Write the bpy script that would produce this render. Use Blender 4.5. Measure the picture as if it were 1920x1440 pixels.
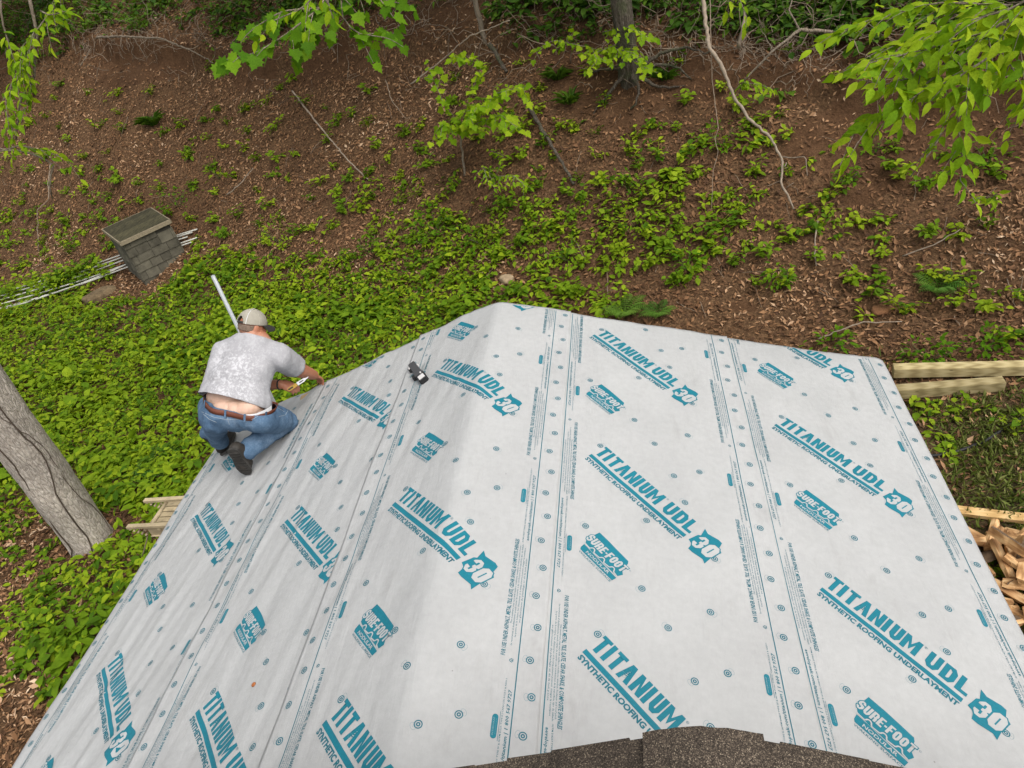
import bpy, bmesh, math, random
import numpy as np
from mathutils import Vector, Matrix, Euler
from mathutils.geometry import tessellate_polygon
from mathutils.bvhtree import BVHTree

for o in list(bpy.data.objects): bpy.data.objects.remove(o)
scene = bpy.context.scene
COL = scene.collection
rng = np.random.default_rng(7)
random.seed(7)

# ------------------------------------------------------------------ camera
CAM = np.array([0.0, 0.0, 5.77])
CR = np.array([0.97188969, 0.10613195, -0.21015812])
CU = np.array([0.10267778, 0.61220064, 0.78400743])
CF = np.array([-0.21186717, 0.78354731, -0.58409410])
FPX = 1332.0                                   # focal length in pixels of a 1920 wide frame
cd = bpy.data.cameras.new('camera'); co = bpy.data.objects.new('camera', cd); COL.objects.link(co)
cd.sensor_width = 36; cd.lens = FPX / 1920 * 36; cd.clip_start = 0.05; cd.clip_end = 1000
co.matrix_world = Matrix(((CR[0], CU[0], -CF[0], CAM[0]), (CR[1], CU[1], -CF[1], CAM[1]), (CR[2], CU[2], -CF[2], CAM[2]), (0, 0, 0, 1)))
scene.camera = co

# ------------------------------------------------------------------ daylight: bright overcast
SUN_EL, SUN_AZ = math.radians(58), math.radians(125)      # azimuth measured from +Y towards +X
world = bpy.data.worlds.new('World'); scene.world = world; world.use_nodes = True
wn = world.node_tree.nodes; wl = world.node_tree.links; wn.clear()
sky = wn.new('ShaderNodeTexSky'); sky.sky_type = 'NISHITA'; sky.sun_disc = False
sky.sun_elevation = SUN_EL; sky.sun_rotation = SUN_AZ
sky.air_density = 1.0; sky.dust_density = 4.0; sky.ozone_density = 0.6
hs = wn.new('ShaderNodeHueSaturation'); hs.inputs['Saturation'].default_value = 0.22
bg = wn.new('ShaderNodeBackground'); bg.inputs['Strength'].default_value = 0.15
wo = wn.new('ShaderNodeOutputWorld')
wl.new(sky.outputs[0], hs.inputs['Color']); wl.new(hs.outputs[0], bg.inputs['Color']); wl.new(bg.outputs[0], wo.inputs['Surface'])
sd = bpy.data.lights.new('sun', 'SUN'); sd.energy = 0.85; sd.angle = math.radians(45); sd.color = (1.0, 0.95, 0.88)
so = bpy.data.objects.new('sun', sd); COL.objects.link(so)
_d = Vector((math.sin(SUN_AZ) * math.cos(SUN_EL), math.cos(SUN_AZ) * math.cos(SUN_EL), math.sin(SUN_EL)))
so.rotation_euler = _d.to_track_quat('Z', 'Y').to_euler(); so.location = (8, -6, 14)
vs = scene.view_settings
vs.view_transform = 'Standard'; vs.look = 'None'; vs.gamma = 1; vs.use_curve_mapping = False; vs.exposure = 0.75

# ------------------------------------------------------------------ small helpers
def ray(px):
    d = CF + CR * ((px[0] - 960) / FPX) - CU * ((px[1] - 720) / FPX)
    return d / np.linalg.norm(d)
def pdepth(px, depth):                          # point at camera depth (along the view axis)
    d = CF + CR * ((px[0] - 960) / FPX) - CU * ((px[1] - 720) / FPX)
    return CAM + d * depth
def pdist(px, dist): return CAM + ray(px) * dist
def project(P):
    P = np.asarray(P, float) - CAM
    d = np.maximum(P @ CF, 1e-6)
    return np.stack([960 + FPX * (P @ CR) / d, 720 - FPX * (P @ CU) / d], -1), P @ CF

class Noise:
    """tileable-free value noise on a hashed lattice"""
    def __init__(s, seed): s.t = np.random.default_rng(seed).random((256, 256)).astype(np.float64)
    def __call__(s, x, y):
        x = np.asarray(x, float); y = np.asarray(y, float)
        xi = np.floor(x).astype(int); yi = np.floor(y).astype(int); fx = x - xi; fy = y - yi
        fx = fx * fx * fx * (fx * (fx * 6 - 15) + 10); fy = fy * fy * fy * (fy * (fy * 6 - 15) + 10)
        g = lambda a, b: s.t[a & 255, b & 255]
        return ((g(xi, yi) * (1 - fx) + g(xi + 1, yi) * fx) * (1 - fy) + (g(xi, yi + 1) * (1 - fx) + g(xi + 1, yi + 1) * fx) * fy) * 2 - 1
    def fbm(s, x, y, o=4):
        v = 0; a = 1; t = 0
        for i in range(o): v = v + a * s(np.asarray(x) * 2 ** i + 17 * i, np.asarray(y) * 2 ** i + 31 * i); t += a; a *= .5
        return v / t
N1, N2, N3, N4 = Noise(1), Noise(2), Noise(3), Noise(4)
def sstep(a, b, x):
    t = np.clip((np.asarray(x, float) - a) / (b - a), 0, 1); return t * t * (3 - 2 * t)

def mesh_obj(name, verts, faces, mat=None, parent=None, smooth=False, attrs=None, uv=None):
    me = bpy.data.meshes.new(name)
    verts = np.asarray(verts, np.float32)
    if isinstance(faces, np.ndarray):
        k = faces.shape[1]; n = len(faces)
        me.vertices.add(len(verts)); me.vertices.foreach_set('co', verts.ravel())
        me.loops.add(n * k); me.loops.foreach_set('vertex_index', faces.astype(np.int32).ravel())
        me.polygons.add(n); me.polygons.foreach_set('loop_start', np.arange(0, n * k, k, dtype=np.int32))
        try: me.polygons.foreach_set('loop_total', np.full(n, k, np.int32))
        except Exception: pass
        me.update(calc_edges=True)
    else:
        me.from_pydata([tuple(map(float, v)) for v in verts], [], faces); me.update()
    if smooth: me.polygons.foreach_set('use_smooth', np.ones(len(me.polygons), bool))
    for k_, v_ in (attrs or {}).items():
        a = me.attributes.new(k_, 'FLOAT', 'POINT'); a.data.foreach_set('value', np.asarray(v_, np.float32).ravel())
    if uv is not None:
        l = me.uv_layers.new(name='UVMap'); li = np.empty(len(me.loops), np.int32); me.loops.foreach_get('vertex_index', li)
        l.data.foreach_set('uv', np.asarray(uv, np.float32)[li].ravel())
    if mat: me.materials.append(mat)
    o = bpy.data.objects.new(name, me); COL.objects.link(o)
    if parent is not None: o.parent = parent
    return o
def tag(o, label=None, cat=None, group=None, kind=None):
    if label: o['label'] = label
    if cat: o['category'] = cat
    if group: o['group'] = group
    if kind: o['kind'] = kind
    return o
def thing(name, label, cat, loc=(0, 0, 0), rot=(0, 0, 0), group=None):
    o = bpy.data.objects.new(name, None); o.empty_display_size = .1; COL.objects.link(o)
    o.location = tuple(map(float, loc)); o.rotation_euler = rot
    return tag(o, label, cat, group)
def place(o, world_root):
    """child geometry was written in world coordinates: keep it there under its root"""
    o.parent = world_root; o.matrix_parent_inverse = Matrix.Translation(-Vector(world_root.location)); return o

class MB:
    """collects boxes, prisms and tubes into one mesh"""
    def __init__(s): s.v = []; s.f = []; s.a = []
    def add(s, v, f, a=0.0):
        b = len(s.v); s.v += [tuple(map(float, q)) for q in v]; s.f += [tuple(b + i for i in q) for q in f]; s.a += [a] * len(v)
    def box(s, c, ax, ay, az, a=0.0, taper=1.0):
        c = np.array(c, float); ax, ay, az = map(lambda q: np.array(q, float), (ax, ay, az))
        v = [c + sx * ax * (taper if sz > 0 else 1) + sy * ay * (taper if sz > 0 else 1) + sz * az for sz in (-1, 1) for sy in (-1, 1) for sx in (-1, 1)]
        s.add(v, [(0, 2, 3, 1), (4, 5, 7, 6), (0, 1, 5, 4), (1, 3, 7, 5), (3, 2, 6, 7), (2, 0, 4, 6)], a)
    def tube(s, pts, rad, n=8, a=0.0, cap=True, squash=None):
        pts = [np.array(q, float) for q in pts]; m = len(pts)
        if np.isscalar(rad): rad = [rad] * m
        t0 = pts[1] - pts[0]; up = np.array([0, 0, 1.]) if abs(t0[2]) < .9 * np.linalg.norm(t0) else np.array([1., 0, 0])
        v = []
        for i in range(m):
            t = pts[min(i + 1, m - 1)] - pts[max(i - 1, 0)]; t = t / (np.linalg.norm(t) + 1e-9)
            b = np.cross(t, up); b /= np.linalg.norm(b) + 1e-9; up = np.cross(b, t)
            for k in range(n):
                w = 2 * math.pi * k / n; v.append(pts[i] + rad[i] * (math.cos(w) * b + math.sin(w) * up))
        f = []
        for i in range(m - 1):
            for k in range(n):
                f.append((i * n + k, i * n + (k + 1) % n, (i + 1) * n + (k + 1) % n, (i + 1) * n + k))
        if cap: f.append(tuple(range(n - 1, -1, -1))); f.append(tuple((m - 1) * n + k for k in range(n)))
        s.add(v, f, a)
    def build(s, name, mat, parent=None, smooth=False, attr='tint'):
        o = mesh_obj(name, np.array(s.v), s.f, mat, None, smooth, {attr: s.a})
        if parent is not None: place(o, parent)
        return o

# ------------------------------------------------------------------ materials
def new_mat(name):
    m = bpy.data.materials.new(name); m.use_nodes = True
    nt = m.node_tree; nt.nodes.clear()
    return m, nt.nodes, nt.links
def principled(n, l, rough=.7, spec=.3):
    b = n.new('ShaderNodeBsdfPrincipled'); o = n.new('ShaderNodeOutputMaterial'); l.new(b.outputs[0], o.inputs[0])
    b.inputs['Roughness'].default_value = rough; b.inputs['Specular IOR Level'].default_value = spec
    return b
def noise_node(n, l, scale, detail=4, coord=None, rough=.55, dist=0):
    t = n.new('ShaderNodeTexNoise'); t.inputs['Scale'].default_value = scale; t.inputs['Detail'].default_value = detail
    t.inputs['Roughness'].default_value = rough; t.inputs['Distortion'].default_value = dist
    if coord is not None: l.new(coord, t.inputs['Vector'])
    return t
def ramp(n, l, fac, stops, interp='LINEAR'):
    r = n.new('ShaderNodeValToRGB'); r.color_ramp.interpolation = interp
    e = r.color_ramp.elements
    while len(e) < len(stops): e.new(.5)
    for i, (p, c) in enumerate(stops):
        e[i].position = p; e[i].color = (c[0], c[1], c[2], 1) if not np.isscalar(c) else (c, c, c, 1)
    l.new(fac, r.inputs[0]); return r
def mixc(n, l, fac, a, b, mode='MIX'):
    m = n.new('ShaderNodeMix'); m.data_type = 'RGBA'; m.blend_type = mode
    for s_, v_ in ((0, fac), (6, a), (7, b)):
        if hasattr(v_, 'is_output') or isinstance(v_, bpy.types.NodeSocket): l.new(v_, m.inputs[s_])
        elif np.isscalar(v_): m.inputs[s_].default_value = v_
        else: m.inputs[s_].default_value = (*v_, 1)
    return m.outputs[2]
def math_node(n, l, op, a, b=None):
    m = n.new('ShaderNodeMath'); m.operation = op
    for i, v_ in enumerate((a, b)):
        if v_ is None: continue
        if isinstance(v_, bpy.types.NodeSocket): l.new(v_, m.inputs[i])
        else: m.inputs[i].default_value = v_
    return m.outputs[0]
def bump(n, l, h, strength=.3, dist=.01):
    b = n.new('ShaderNodeBump'); b.inputs['Strength'].default_value = strength; b.inputs['Distance'].default_value = dist
    l.new(h, b.inputs['Height']); return b.outputs[0]
def mat_simple(name, col, rough=.7, var=.25, scale=6, spec=.3, bstr=.2, bscale=60, metal=0.0, stretch=None, bdist=.004):
    m, n, l = new_mat(name); b = principled(n, l, rough, spec); b.inputs['Metallic'].default_value = metal
    tc = n.new('ShaderNodeTexCoord'); co_ = tc.outputs['Object']
    if stretch:
        mp = n.new('ShaderNodeMapping'); mp.inputs['Scale'].default_value = stretch; l.new(co_, mp.inputs[0]); co_ = mp.outputs[0]
    oi = n.new('ShaderNodeObjectInfo')
    t = noise_node(n, l, scale, 6, co_, .6)
    c = np.array(col)
    r = ramp(n, l, t.outputs[0], [(.25, c * (1 - var)), (.5, c), (.78, np.minimum(c * (1 + var), 1))])
    at = n.new('ShaderNodeAttribute'); at.attribute_name = 'tint'
    s_ = math_node(n, l, 'ADD', at.outputs['Fac'], oi.outputs['Random']); s_ = math_node(n, l, 'FRACT', s_)
    s_ = math_node(n, l, 'MULTIPLY_ADD', s_, var); n[-1].inputs[2].default_value = 1 - var * .5
    out = mixc(n, l, 1.0, r.outputs[0], s_, 'MULTIPLY')
    l.new(out, b.inputs['Base Color'])
    t2 = noise_node(n, l, bscale, 5, co_)
    l.new(bump(n, l, t2.outputs[0], bstr, bdist), b.inputs['Normal'])
    return m
def mat_leaf(name, dark, mid, light, trans=.45, rough=.62, spec=.10):
    m, n, l = new_mat(name)
    b = n.new('ShaderNodeBsdfPrincipled'); o = n.new('ShaderNodeOutputMaterial'); b.inputs['Roughness'].default_value = rough
    b.inputs['Specular IOR Level'].default_value = spec
    oi = n.new('ShaderNodeObjectInfo'); at = n.new('ShaderNodeAttribute'); at.attribute_name = 'tint'
    f = math_node(n, l, 'FRACT', math_node(n, l, 'ADD', at.outputs['Fac'], oi.outputs['Random']))
    r = ramp(n, l, f, [(0, dark), (.5, mid), (1, light)])
    tc = n.new('ShaderNodeTexCoord'); t = noise_node(n, l, 9, 3, tc.outputs['Object'])
    r2 = ramp(n, l, t.outputs[0], [(.3, .8), (.7, 1.15)])
    c = mixc(n, l, 1.0, r.outputs[0], r2.outputs[0], 'MULTIPLY')
    l.new(c, b.inputs['Base Color'])
    tr = n.new('ShaderNodeBsdfTranslucent')
    tcol = mixc(n, l, 1.0, c, (1.15, 1.05, .5), 'MULTIPLY'); l.new(tcol, tr.inputs['Color'])
    mx = n.new('ShaderNodeMixShader'); mx.inputs[0].default_value = trans
    l.new(b.outputs[0], mx.inputs[1]); l.new(tr.outputs[0], mx.inputs[2]); l.new(mx.outputs[0], o.inputs[0])
    return m
# ================================================================== roof under the camera
TH = math.radians(18.43); CT, ST = math.cos(TH), math.sin(TH)
APEX = np.array([-1.10814742, 4.32504181, 5.77 - 2.49495475])
SLEN = 2.75; RR = 0.03

def wrinkle(p, v):
    """relief of the loose sheet, in metres"""
    left = sstep(.15, -.5, p)
    h = .0035 * N1.fbm(p * 2.2 + 3, v * 1.6, 3)
    # long folds that run with the ridge, stronger on the far-side slope
    q = p + .18 * v + .05 * N2(v * 1.7, p * 1.1)
    h = h + (.0016 + .0064 * left) * N3.fbm(q * 7.5, v * 1.3 + 5, 2) + (.0007 + .0034 * left) * N4(q * 17, v * 2.4)
    h = h + (1 - left) * .0026 * N2.fbm((p + v) * 4.5, (p - v) * 1.4, 2)
    # puckers along the laps
    for e in (.52, 1.64, -.69, -1.62):
        h = h + .003 * np.exp(-((p - e) / .16) ** 2) * N1(v * 4.2 + e * 9, e * 5)
    return h
def surf(p, v, off=0.0):
    p = np.asarray(p, float); v = np.asarray(v, float)
    d = np.sqrt(p * p + RR * RR)
    x = CT * p; z = -ST * (d - RR); sl = ST * p / d
    nx, nz = sl, np.sqrt(1 - sl * sl)
    h = wrinkle(p, v) + off
    # gable end: the loose end lifts and sags a little
    e = np.clip(.35 - v, 0, .5)
    h = h - .05 * e * e * (1 + .3 * N2(p * 3.1, 4)) + .006 * np.exp(-v / .2) * N3(p * 3.7, 9)
    # past the eaves the sheet turns down
    ov = np.clip(np.abs(p) - 2.70, 0, 1); h = h - 5.0 * ov * ov
    return np.stack([APEX[0] + x + nx * h, APEX[1] - v + 0 * x, APEX[2] + z + nz * h], -1)
def deck_pt(p, v, off=0.0):
    d = np.sqrt(p * p + 1e-6); sl = ST * np.sign(p)
    return np.array([APEX[0] + CT * p + sl * off, APEX[1] - v, APEX[2] - ST * abs(p) + CT * off])

def mat_sheet():
    m, n, l = new_mat('underlayment_fabric'); b = principled(n, l, .5, .35)
    uv = n.new('ShaderNodeUVMap'); c = uv.outputs[0]
    t1 = noise_node(n, l, 2.2, 5, c); t2 = noise_node(n, l, 28, 4, c, .6)
    r1 = ramp(n, l, t1.outputs[0], [(.28, (.365, .367, .362)), (.7, (.418, .420, .414))])
    r2 = ramp(n, l, t2.outputs[0], [(.3, .94), (.7, 1.03)])
    col = mixc(n, l, 1.0, r1.outputs[0], r2.outputs[0], 'MULTIPLY')
    # small scuffs and grit
    v1 = n.new('ShaderNodeTexVoronoi'); v1.inputs['Scale'].default_value = 5.5; l.new(c, v1.inputs['Vector'])
    sp = ramp(n, l, v1.outputs['Distance'], [(.012, 1.0), (.024, 0.0)])
    col = mixc(n, l, math_node(n, l, 'MULTIPLY', sp.outputs[0], .75), col, (.16, .15, .14))
    # woven nodular grid of the walking surface
    mp = n.new('ShaderNodeSeparateXYZ'); l.new(c, mp.inputs[0])
    sx = math_node(n, l, 'SINE', math_node(n, l, 'MULTIPLY', mp.outputs[0], 2 * math.pi / .0085))
    sy = math_node(n, l, 'SINE', math_node(n, l, 'MULTIPLY', mp.outputs[1], 2 * math.pi / .0075))
    g = math_node(n, l, 'MULTIPLY', math_node(n, l, 'ABSOLUTE', sx), math_node(n, l, 'ABSOLUTE', sy))
    gc = ramp(n, l, g, [(0, .93), (.6, 1.02)])
    col = mixc(n, l, 1.0, col, gc.outputs[0], 'MULTIPLY')
    # boot scuffs: soft grey drags
    mps = n.new('ShaderNodeMapping'); mps.inputs['Scale'].default_value = (5.5, 1.7, 1); mps.inputs['Rotation'].default_value = (0, 0, .6); l.new(c, mps.inputs[0]); ts = noise_node(n, l, 1.3, 6, mps.outputs[0], .72, .3)
    col = mixc(n, l, math_node(n, l, 'MULTIPLY', ramp(n, l, ts.outputs[0], [(.56, 0.0), (.74, 1.0)]).outputs[0], .30), col, (.24, .235, .22))
    l.new(col, b.inputs['Base Color'])
    mpv = n.new('ShaderNodeMapping'); mpv.inputs['Scale'].default_value = (22, 3.2, 1); mpv.inputs['Rotation'].default_value = (0, 0, .14); l.new(c, mpv.inputs[0]); t3 = noise_node(n, l, 1.0, 5, mpv.outputs[0], .6, .4)
    hh = math_node(n, l, 'ADD', math_node(n, l, 'MULTIPLY', g, .30), math_node(n, l, 'ADD', t2.outputs[0], math_node(n, l, 'MULTIPLY', t3.outputs[0], 2.6)))
    l.new(bump(n, l, hh, .42, .004), b.inputs['Normal'])
    return m
def mat_ink(name, col):
    m, n, l = new_mat(name); b = principled(n, l, .5, .3)
    uv = n.new('ShaderNodeUVMap')
    t = noise_node(n, l, 90, 3, uv.outputs[0], .7); t2 = noise_node(n, l, 3, 3, uv.outputs[0])
    c = np.array(col)
    r = ramp(n, l, t.outputs[0], [(.3, c * .88), (.65, c * 1.08), (.85, c * 1.5 + .03)])
    r2 = ramp(n, l, t2.outputs[0], [(.3, .92), (.7, 1.08)])
    l.new(mixc(n, l, 1.0, r.outputs[0], r2.outputs[0], 'MULTIPLY'), b.inputs['Base Color'])
    return m
M_SHEET = mat_sheet()
M_TEAL = mat_ink('teal_print', (.005, .145, .195)); M_TEALTEXT = mat_ink('dark_teal_print', (.006, .115, .155)); M_GREY = mat_ink('pale_print', (.17, .26, .28))

# ---- letter shapes (flat print) --------------------------------------------------------
def tess(loops):
    pts = [p for lp in loops for p in lp]
    tr = tessellate_polygon([[Vector((x, y, 0)) for x, y in lp] for lp in loops])
    return [tuple(p) for p in pts], [tuple(t) for t in tr]
def block(ch, w, h, t):
    """heavy chamfered capitals in a w x h cell with stroke t"""
    c = t * .45; k = t * .8
    if ch == 'I': return [[(0, 0), (t, 0), (t, h), (0, h)]]
    if ch == 'T': return [[(w / 2 - t / 2, 0), (w / 2 + t / 2, 0), (w / 2 + t / 2, h - k), (w, h - k), (w, h), (0, h), (0, h - k), (w / 2 - t / 2, h - k)]]
    if ch == 'A': return [[(0, 0), (t * .92, 0), (w * .50, h * .70), (w - t * 1.0, 0), (w, 0), (w * .70, h), (w * .30, h)]]
    if ch == 'N': return [[(0, 0), (t, 0), (t, h * .58), (w - t, 0), (w, 0), (w, h), (w - t, h), (w - t, h * .42), (t, h), (0, h)]]
    if ch == 'M': return [[(0, 0), (t, 0), (t, h * .62), (w / 2, h * .12), (w - t, h * .62), (w - t, 0), (w, 0), (w, h), (w - t * .95, h), (w / 2, h * .52), (t * .95, h), (0, h)]]
    if ch == 'U': return [[(c * 1.6, 0), (w - c * 1.6, 0), (w, c * 2.2), (w, h), (w - t, h), (w - t, k + c * .8), (w - t - c * .7, k), (t + c * .7, k), (t, k + c * .8), (t, h), (0, h), (0, c * 2.2)]]
    if ch == 'D': return [[(0, 0), (w - c * 1.6, 0), (w, c * 2.2), (w, h - c * 2.2), (w - c * 1.6, h), (0, h)], [(t, k), (t, h - k), (w - t - c * .7, h - k), (w - t, h - k - c * .8), (w - t, k + c * .8), (w - t - c * .7, k)]]
    if ch in 'O0': return [[(c * 1.6, 0), (w - c * 1.6, 0), (w, c * 2.2), (w, h - c * 2.2), (w - c * 1.6, h), (c * 1.6, h), (0, h - c * 2.2), (0, c * 2.2)], [(t, k + c * .5), (t, h - k - c * .5), (w - t, h - k - c * .5), (w - t, k + c * .5)]]
    if ch == 'L': return [[(0, 0), (w, 0), (w, k), (t, k), (t, h), (0, h)]]
    if ch == 'F': return [[(0, 0), (t, 0), (t, h * .40), (w * .86, h * .40), (w * .86, h * .40 + k), (t, h * .40 + k), (t, h - k), (w, h - k), (w, h), (0, h)]]
    if ch == 'E': return [[(0, 0), (w, 0), (w, k), (t, k), (t, h * .42), (w * .88, h * .42), (w * .88, h * .42 + k * .8), (t, h * .42 + k * .8), (t, h - k), (w, h - k), (w, h), (0, h)]]
    if ch == 'R': return [[(0, 0), (t, 0), (t, h * .36), (w - t, h * .36), (w - t, 0), (w, 0), (w, h * .40), (w - c * .8, h * .46), (w, h * .54), (w, h - c * 2), (w - c * 1.5, h), (0, h)], [(t, h * .36 + k * .8), (t, h - k), (w - t, h - k), (w - t, h * .36 + k * .8)]]
    if ch == 'S': return [[(0, c * 2.2), (c * 1.6, 0), (w - c * 1.6, 0), (w, c * 2.2), (w, h * .5), (w - c, h * .57), (t, h * .64), (t, h - k), (w - t, h - k), (w - t, h * .7), (w, h * .7), (w, h - c * 2.2), (w - c * 1.6, h), (c * 1.6, h), (0, h - c * 2.2), (0, h * .52), (c, h * .45), (w - t, h * .37), (w - t, k), (t, k), (t, h * .3), (0, h * .3)]]
    if ch == '3': return [[(0, c * 2.2), (c * 1.6, 0), (w - c * 1.6, 0), (w, c * 2.2), (w, h * .44), (w - c, h * .5), (w, h * .57), (w, h - c * 2.2), (w - c * 1.6, h), (c * 1.6, h), (0, h - c * 2.2), (0, h * .68), (t, h * .68), (t, h - k), (w - t, h - k), (w - t, h * .60), (w * .42, h * .58), (w * .42, h * .42), (w - t, h * .40), (w - t, k), (t, k), (t, h * .33), (0, h * .33)]]
    if ch == '-': return [[(0, h * .38), (w, h * .38), (w, h * .38 + k), (0, h * .38 + k)]]
    return []
def offset_loop(lp, d):
    n = len(lp); out = []
    A = sum(lp[i][0] * lp[(i + 1) % n][1] - lp[(i + 1) % n][0] * lp[i][1] for i in range(n))
    s = 1 if A > 0 else -1
    for i in range(n):
        a, b, c = np.array(lp[i - 1]), np.array(lp[i]), np.array(lp[(i + 1) % n])
        e1 = (b - a) / (np.linalg.norm(b - a) + 1e-12); e2 = (c - b) / (np.linalg.norm(c - b) + 1e-12)
        n1 = s * np.array([e1[1], -e1[0]]); n2 = s * np.array([e2[1], -e2[0]])
        m = n1 + n2; L = max(m @ m, .6); out.append(tuple(b + d * 2 * m / L if L > 0 else b))
    return out
def dense(lp, step=.03):
    out = []
    for i in range(len(lp)):
        a, b = np.array(lp[i]), np.array(lp[(i + 1) % len(lp)]); k = max(1, int(np.linalg.norm(b - a) / step))
        out += [tuple(a + (b - a) * j / k) for j in range(k)]
    return out

class Flat:
    """2D print artwork: layers of (verts, tris) with a stacking level and an ink"""
    def __init__(s): s.layers = []
    def poly(s, loops, ink, lev=0, M=None):
        v, f = tess(loops)
        s.tri(v, f, ink, lev, M)
    def tri(s, v, f, ink, lev=0, M=None):
        v = np.array(v, float).reshape(-1, 2)
        if M is not None: v = v @ np.array(M[0]).T + np.array(M[1])
        s.layers.append((v, f, ink, lev))
    def finish(s, grid=.035):
        """merge per ink and cut along a grid so that the print can follow the folds"""
        s.inks = {}
        for ink in sorted({L[2] for L in s.layers}):
            bm = bmesh.new(); lay = bm.verts.layers.float.new('lev')
            for v, f, k, lev in s.layers:
                if k != ink: continue
                bv = [bm.verts.new((x, y, 0)) for x, y in v]
                for q in bv: q[lay] = lev
                for t in f:
                    try: bm.faces.new([bv[i] for i in t])
                    except ValueError: pass
            xs = [q.co.x for q in bm.verts]; ys = [q.co.y for q in bm.verts]
            for ax, lo, hi in ((0, min(xs), max(xs)), (1, min(ys), max(ys))):
                k = int((hi - lo) / grid)
                for i in range(1, k + 1):
                    co_ = [0, 0, 0]; co_[ax] = lo + (hi - lo) * i / (k + 1); no = [0, 0, 0]; no[ax] = 1
                    bmesh.ops.bisect_plane(bm, geom=bm.verts[:] + bm.edges[:] + bm.faces[:], plane_co=co_, plane_no=no, dist=1e-6)
            bmesh.ops.triangulate(bm, faces=bm.faces[:])
            bm.verts.index_update()
            s.inks[ink] = (np.array([(q.co.x, q.co.y) for q in bm.verts]), np.array([q[lay] for q in bm.verts]),
                           np.array([[q.index for q in f_.verts] for f_ in bm.faces], int))
            bm.free()
        return s

def text2d(body, height, bold=0.0, shear=0.0, width=None, res=2):
    c = bpy.data.curves.new('t', 'FONT'); c.body = body; c.size = 1; c.offset = bold; c.resolution_u = res; c.fill_mode = 'FRONT'
    o = bpy.data.objects.new('t', c); COL.objects.link(o)
    bpy.context.view_layer.update()
    me = bpy.data.meshes.new_from_object(o.evaluated_get(bpy.context.evaluated_depsgraph_get()))
    v = np.array([q.co[:2] for q in me.vertices]); f = [tuple(p.vertices) for p in me.polygons]
    bpy.data.objects.remove(o); bpy.data.curves.remove(c); bpy.data.meshes.remove(me)
    v[:, 0] -= v[:, 0].min(); s = height / .73; v = v * s; v[:, 0] += shear * v[:, 1]
    if width: v[:, 0] *= width / v[:, 0].max()
    return v, f

def circle(cx, cy, r, n=18, ry=None, rot=0):
    ry = ry or r; return [(cx + r * math.cos(2 * math.pi * i / n) * math.cos(rot) - ry * math.sin(2 * math.pi * i / n) * math.sin(rot),
                           cy + r * math.cos(2 * math.pi * i / n) * math.sin(rot) + ry * math.sin(2 * math.pi * i / n) * math.cos(rot)) for i in range(n)]
def ring(F, cx, cy, r, w, ink, lev=0, ry=None, n=18, rot=0):
    F.poly([circle(cx, cy, r, n, ry, rot), circle(cx, cy, r - w, n, (ry - w) if ry else None, rot)], ink, lev)

def word(F, s, x0, x1, y0, h, t, ink, lev, widths, shear=0, outline=None, gap=.006):
    tot = sum(widths) + gap * (len(s) - 1); k = (x1 - x0) / tot; x = x0
    for ch, w in zip(s, widths):
        loops = block(ch, w * k, h, t) if ch != ' ' else []
        if loops:
            L = [[(x + a + shear * b, y0 + b) for a, b in lp] for lp in loops]
            if outline: F.poly([dense(offset_loop(L[0], outline[0]))], outline[1], outline[2])
            F.poly([dense(lp) for lp in L], ink, lev)
        x += (w + gap) * k

def art_logo():
    F = Flat()
    W = {'T': .05, 'I': .027, 'A': .062, 'N': .058, 'U': .05, 'M': .074, 'D': .05, 'L': .045}
    word(F, 'TITANIUM', .004, .455, .0185, .094, .0222, 'teal', 0, [W[c] for c in 'TITANIUM'], gap=.006)
    word(F, 'UDL', .492, .685, .0185, .094, .0235, 'teal', 0, [W[c] for c in 'UDL'], gap=.008)
    ring(F, .468, .106, .006, .0013, 'text'); F.tri(*text2d('R', .006), 'text', 0, (np.eye(2), (.4657, .1035)))
    F.poly([dense([(0, -.0245), (.682, -.0245), (.682, 0), (0, 0)])], 'teal')
    v, f = text2d('SYNTHETIC ROOFING UNDERLAYMENT', .0265, .045, .0, .675, 2)
    F.tri(v, f, 'text', 0, (np.eye(2), (.005, -.0585)))
    # the badge with the number
    F.poly([dense([(.712, .112), (.742, .098), (.800, .112), (.822, .108), (.832, .074), (.858, .056), (.846, -.008), (.848, -.066), (.826, -.052), (.768, -.062), (.742, -.061), (.735, -.024), (.706, -.013), (.716, .050), (.727, .060)])], 'teal', 1)
    for ch, x, w in (('3', .724, .052), ('0', .783, .060)):
        L = [[(x + a + .10 * b, -.028 + b) for a, b in lp] for lp in block(ch, w, .096, .021)]
        if ch == '0': L[1] = [(q[0] * .35 + (x + w / 2 + .1 * (q[1] + .028)) * .65, q[1] * .92 + .0016) for q in L[1]]
        F.poly([dense(offset_loop(L[0], .0055))], 'teal', 2); F.poly([dense(lp) for lp in L], 'white', 3)
    return F.finish()
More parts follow.
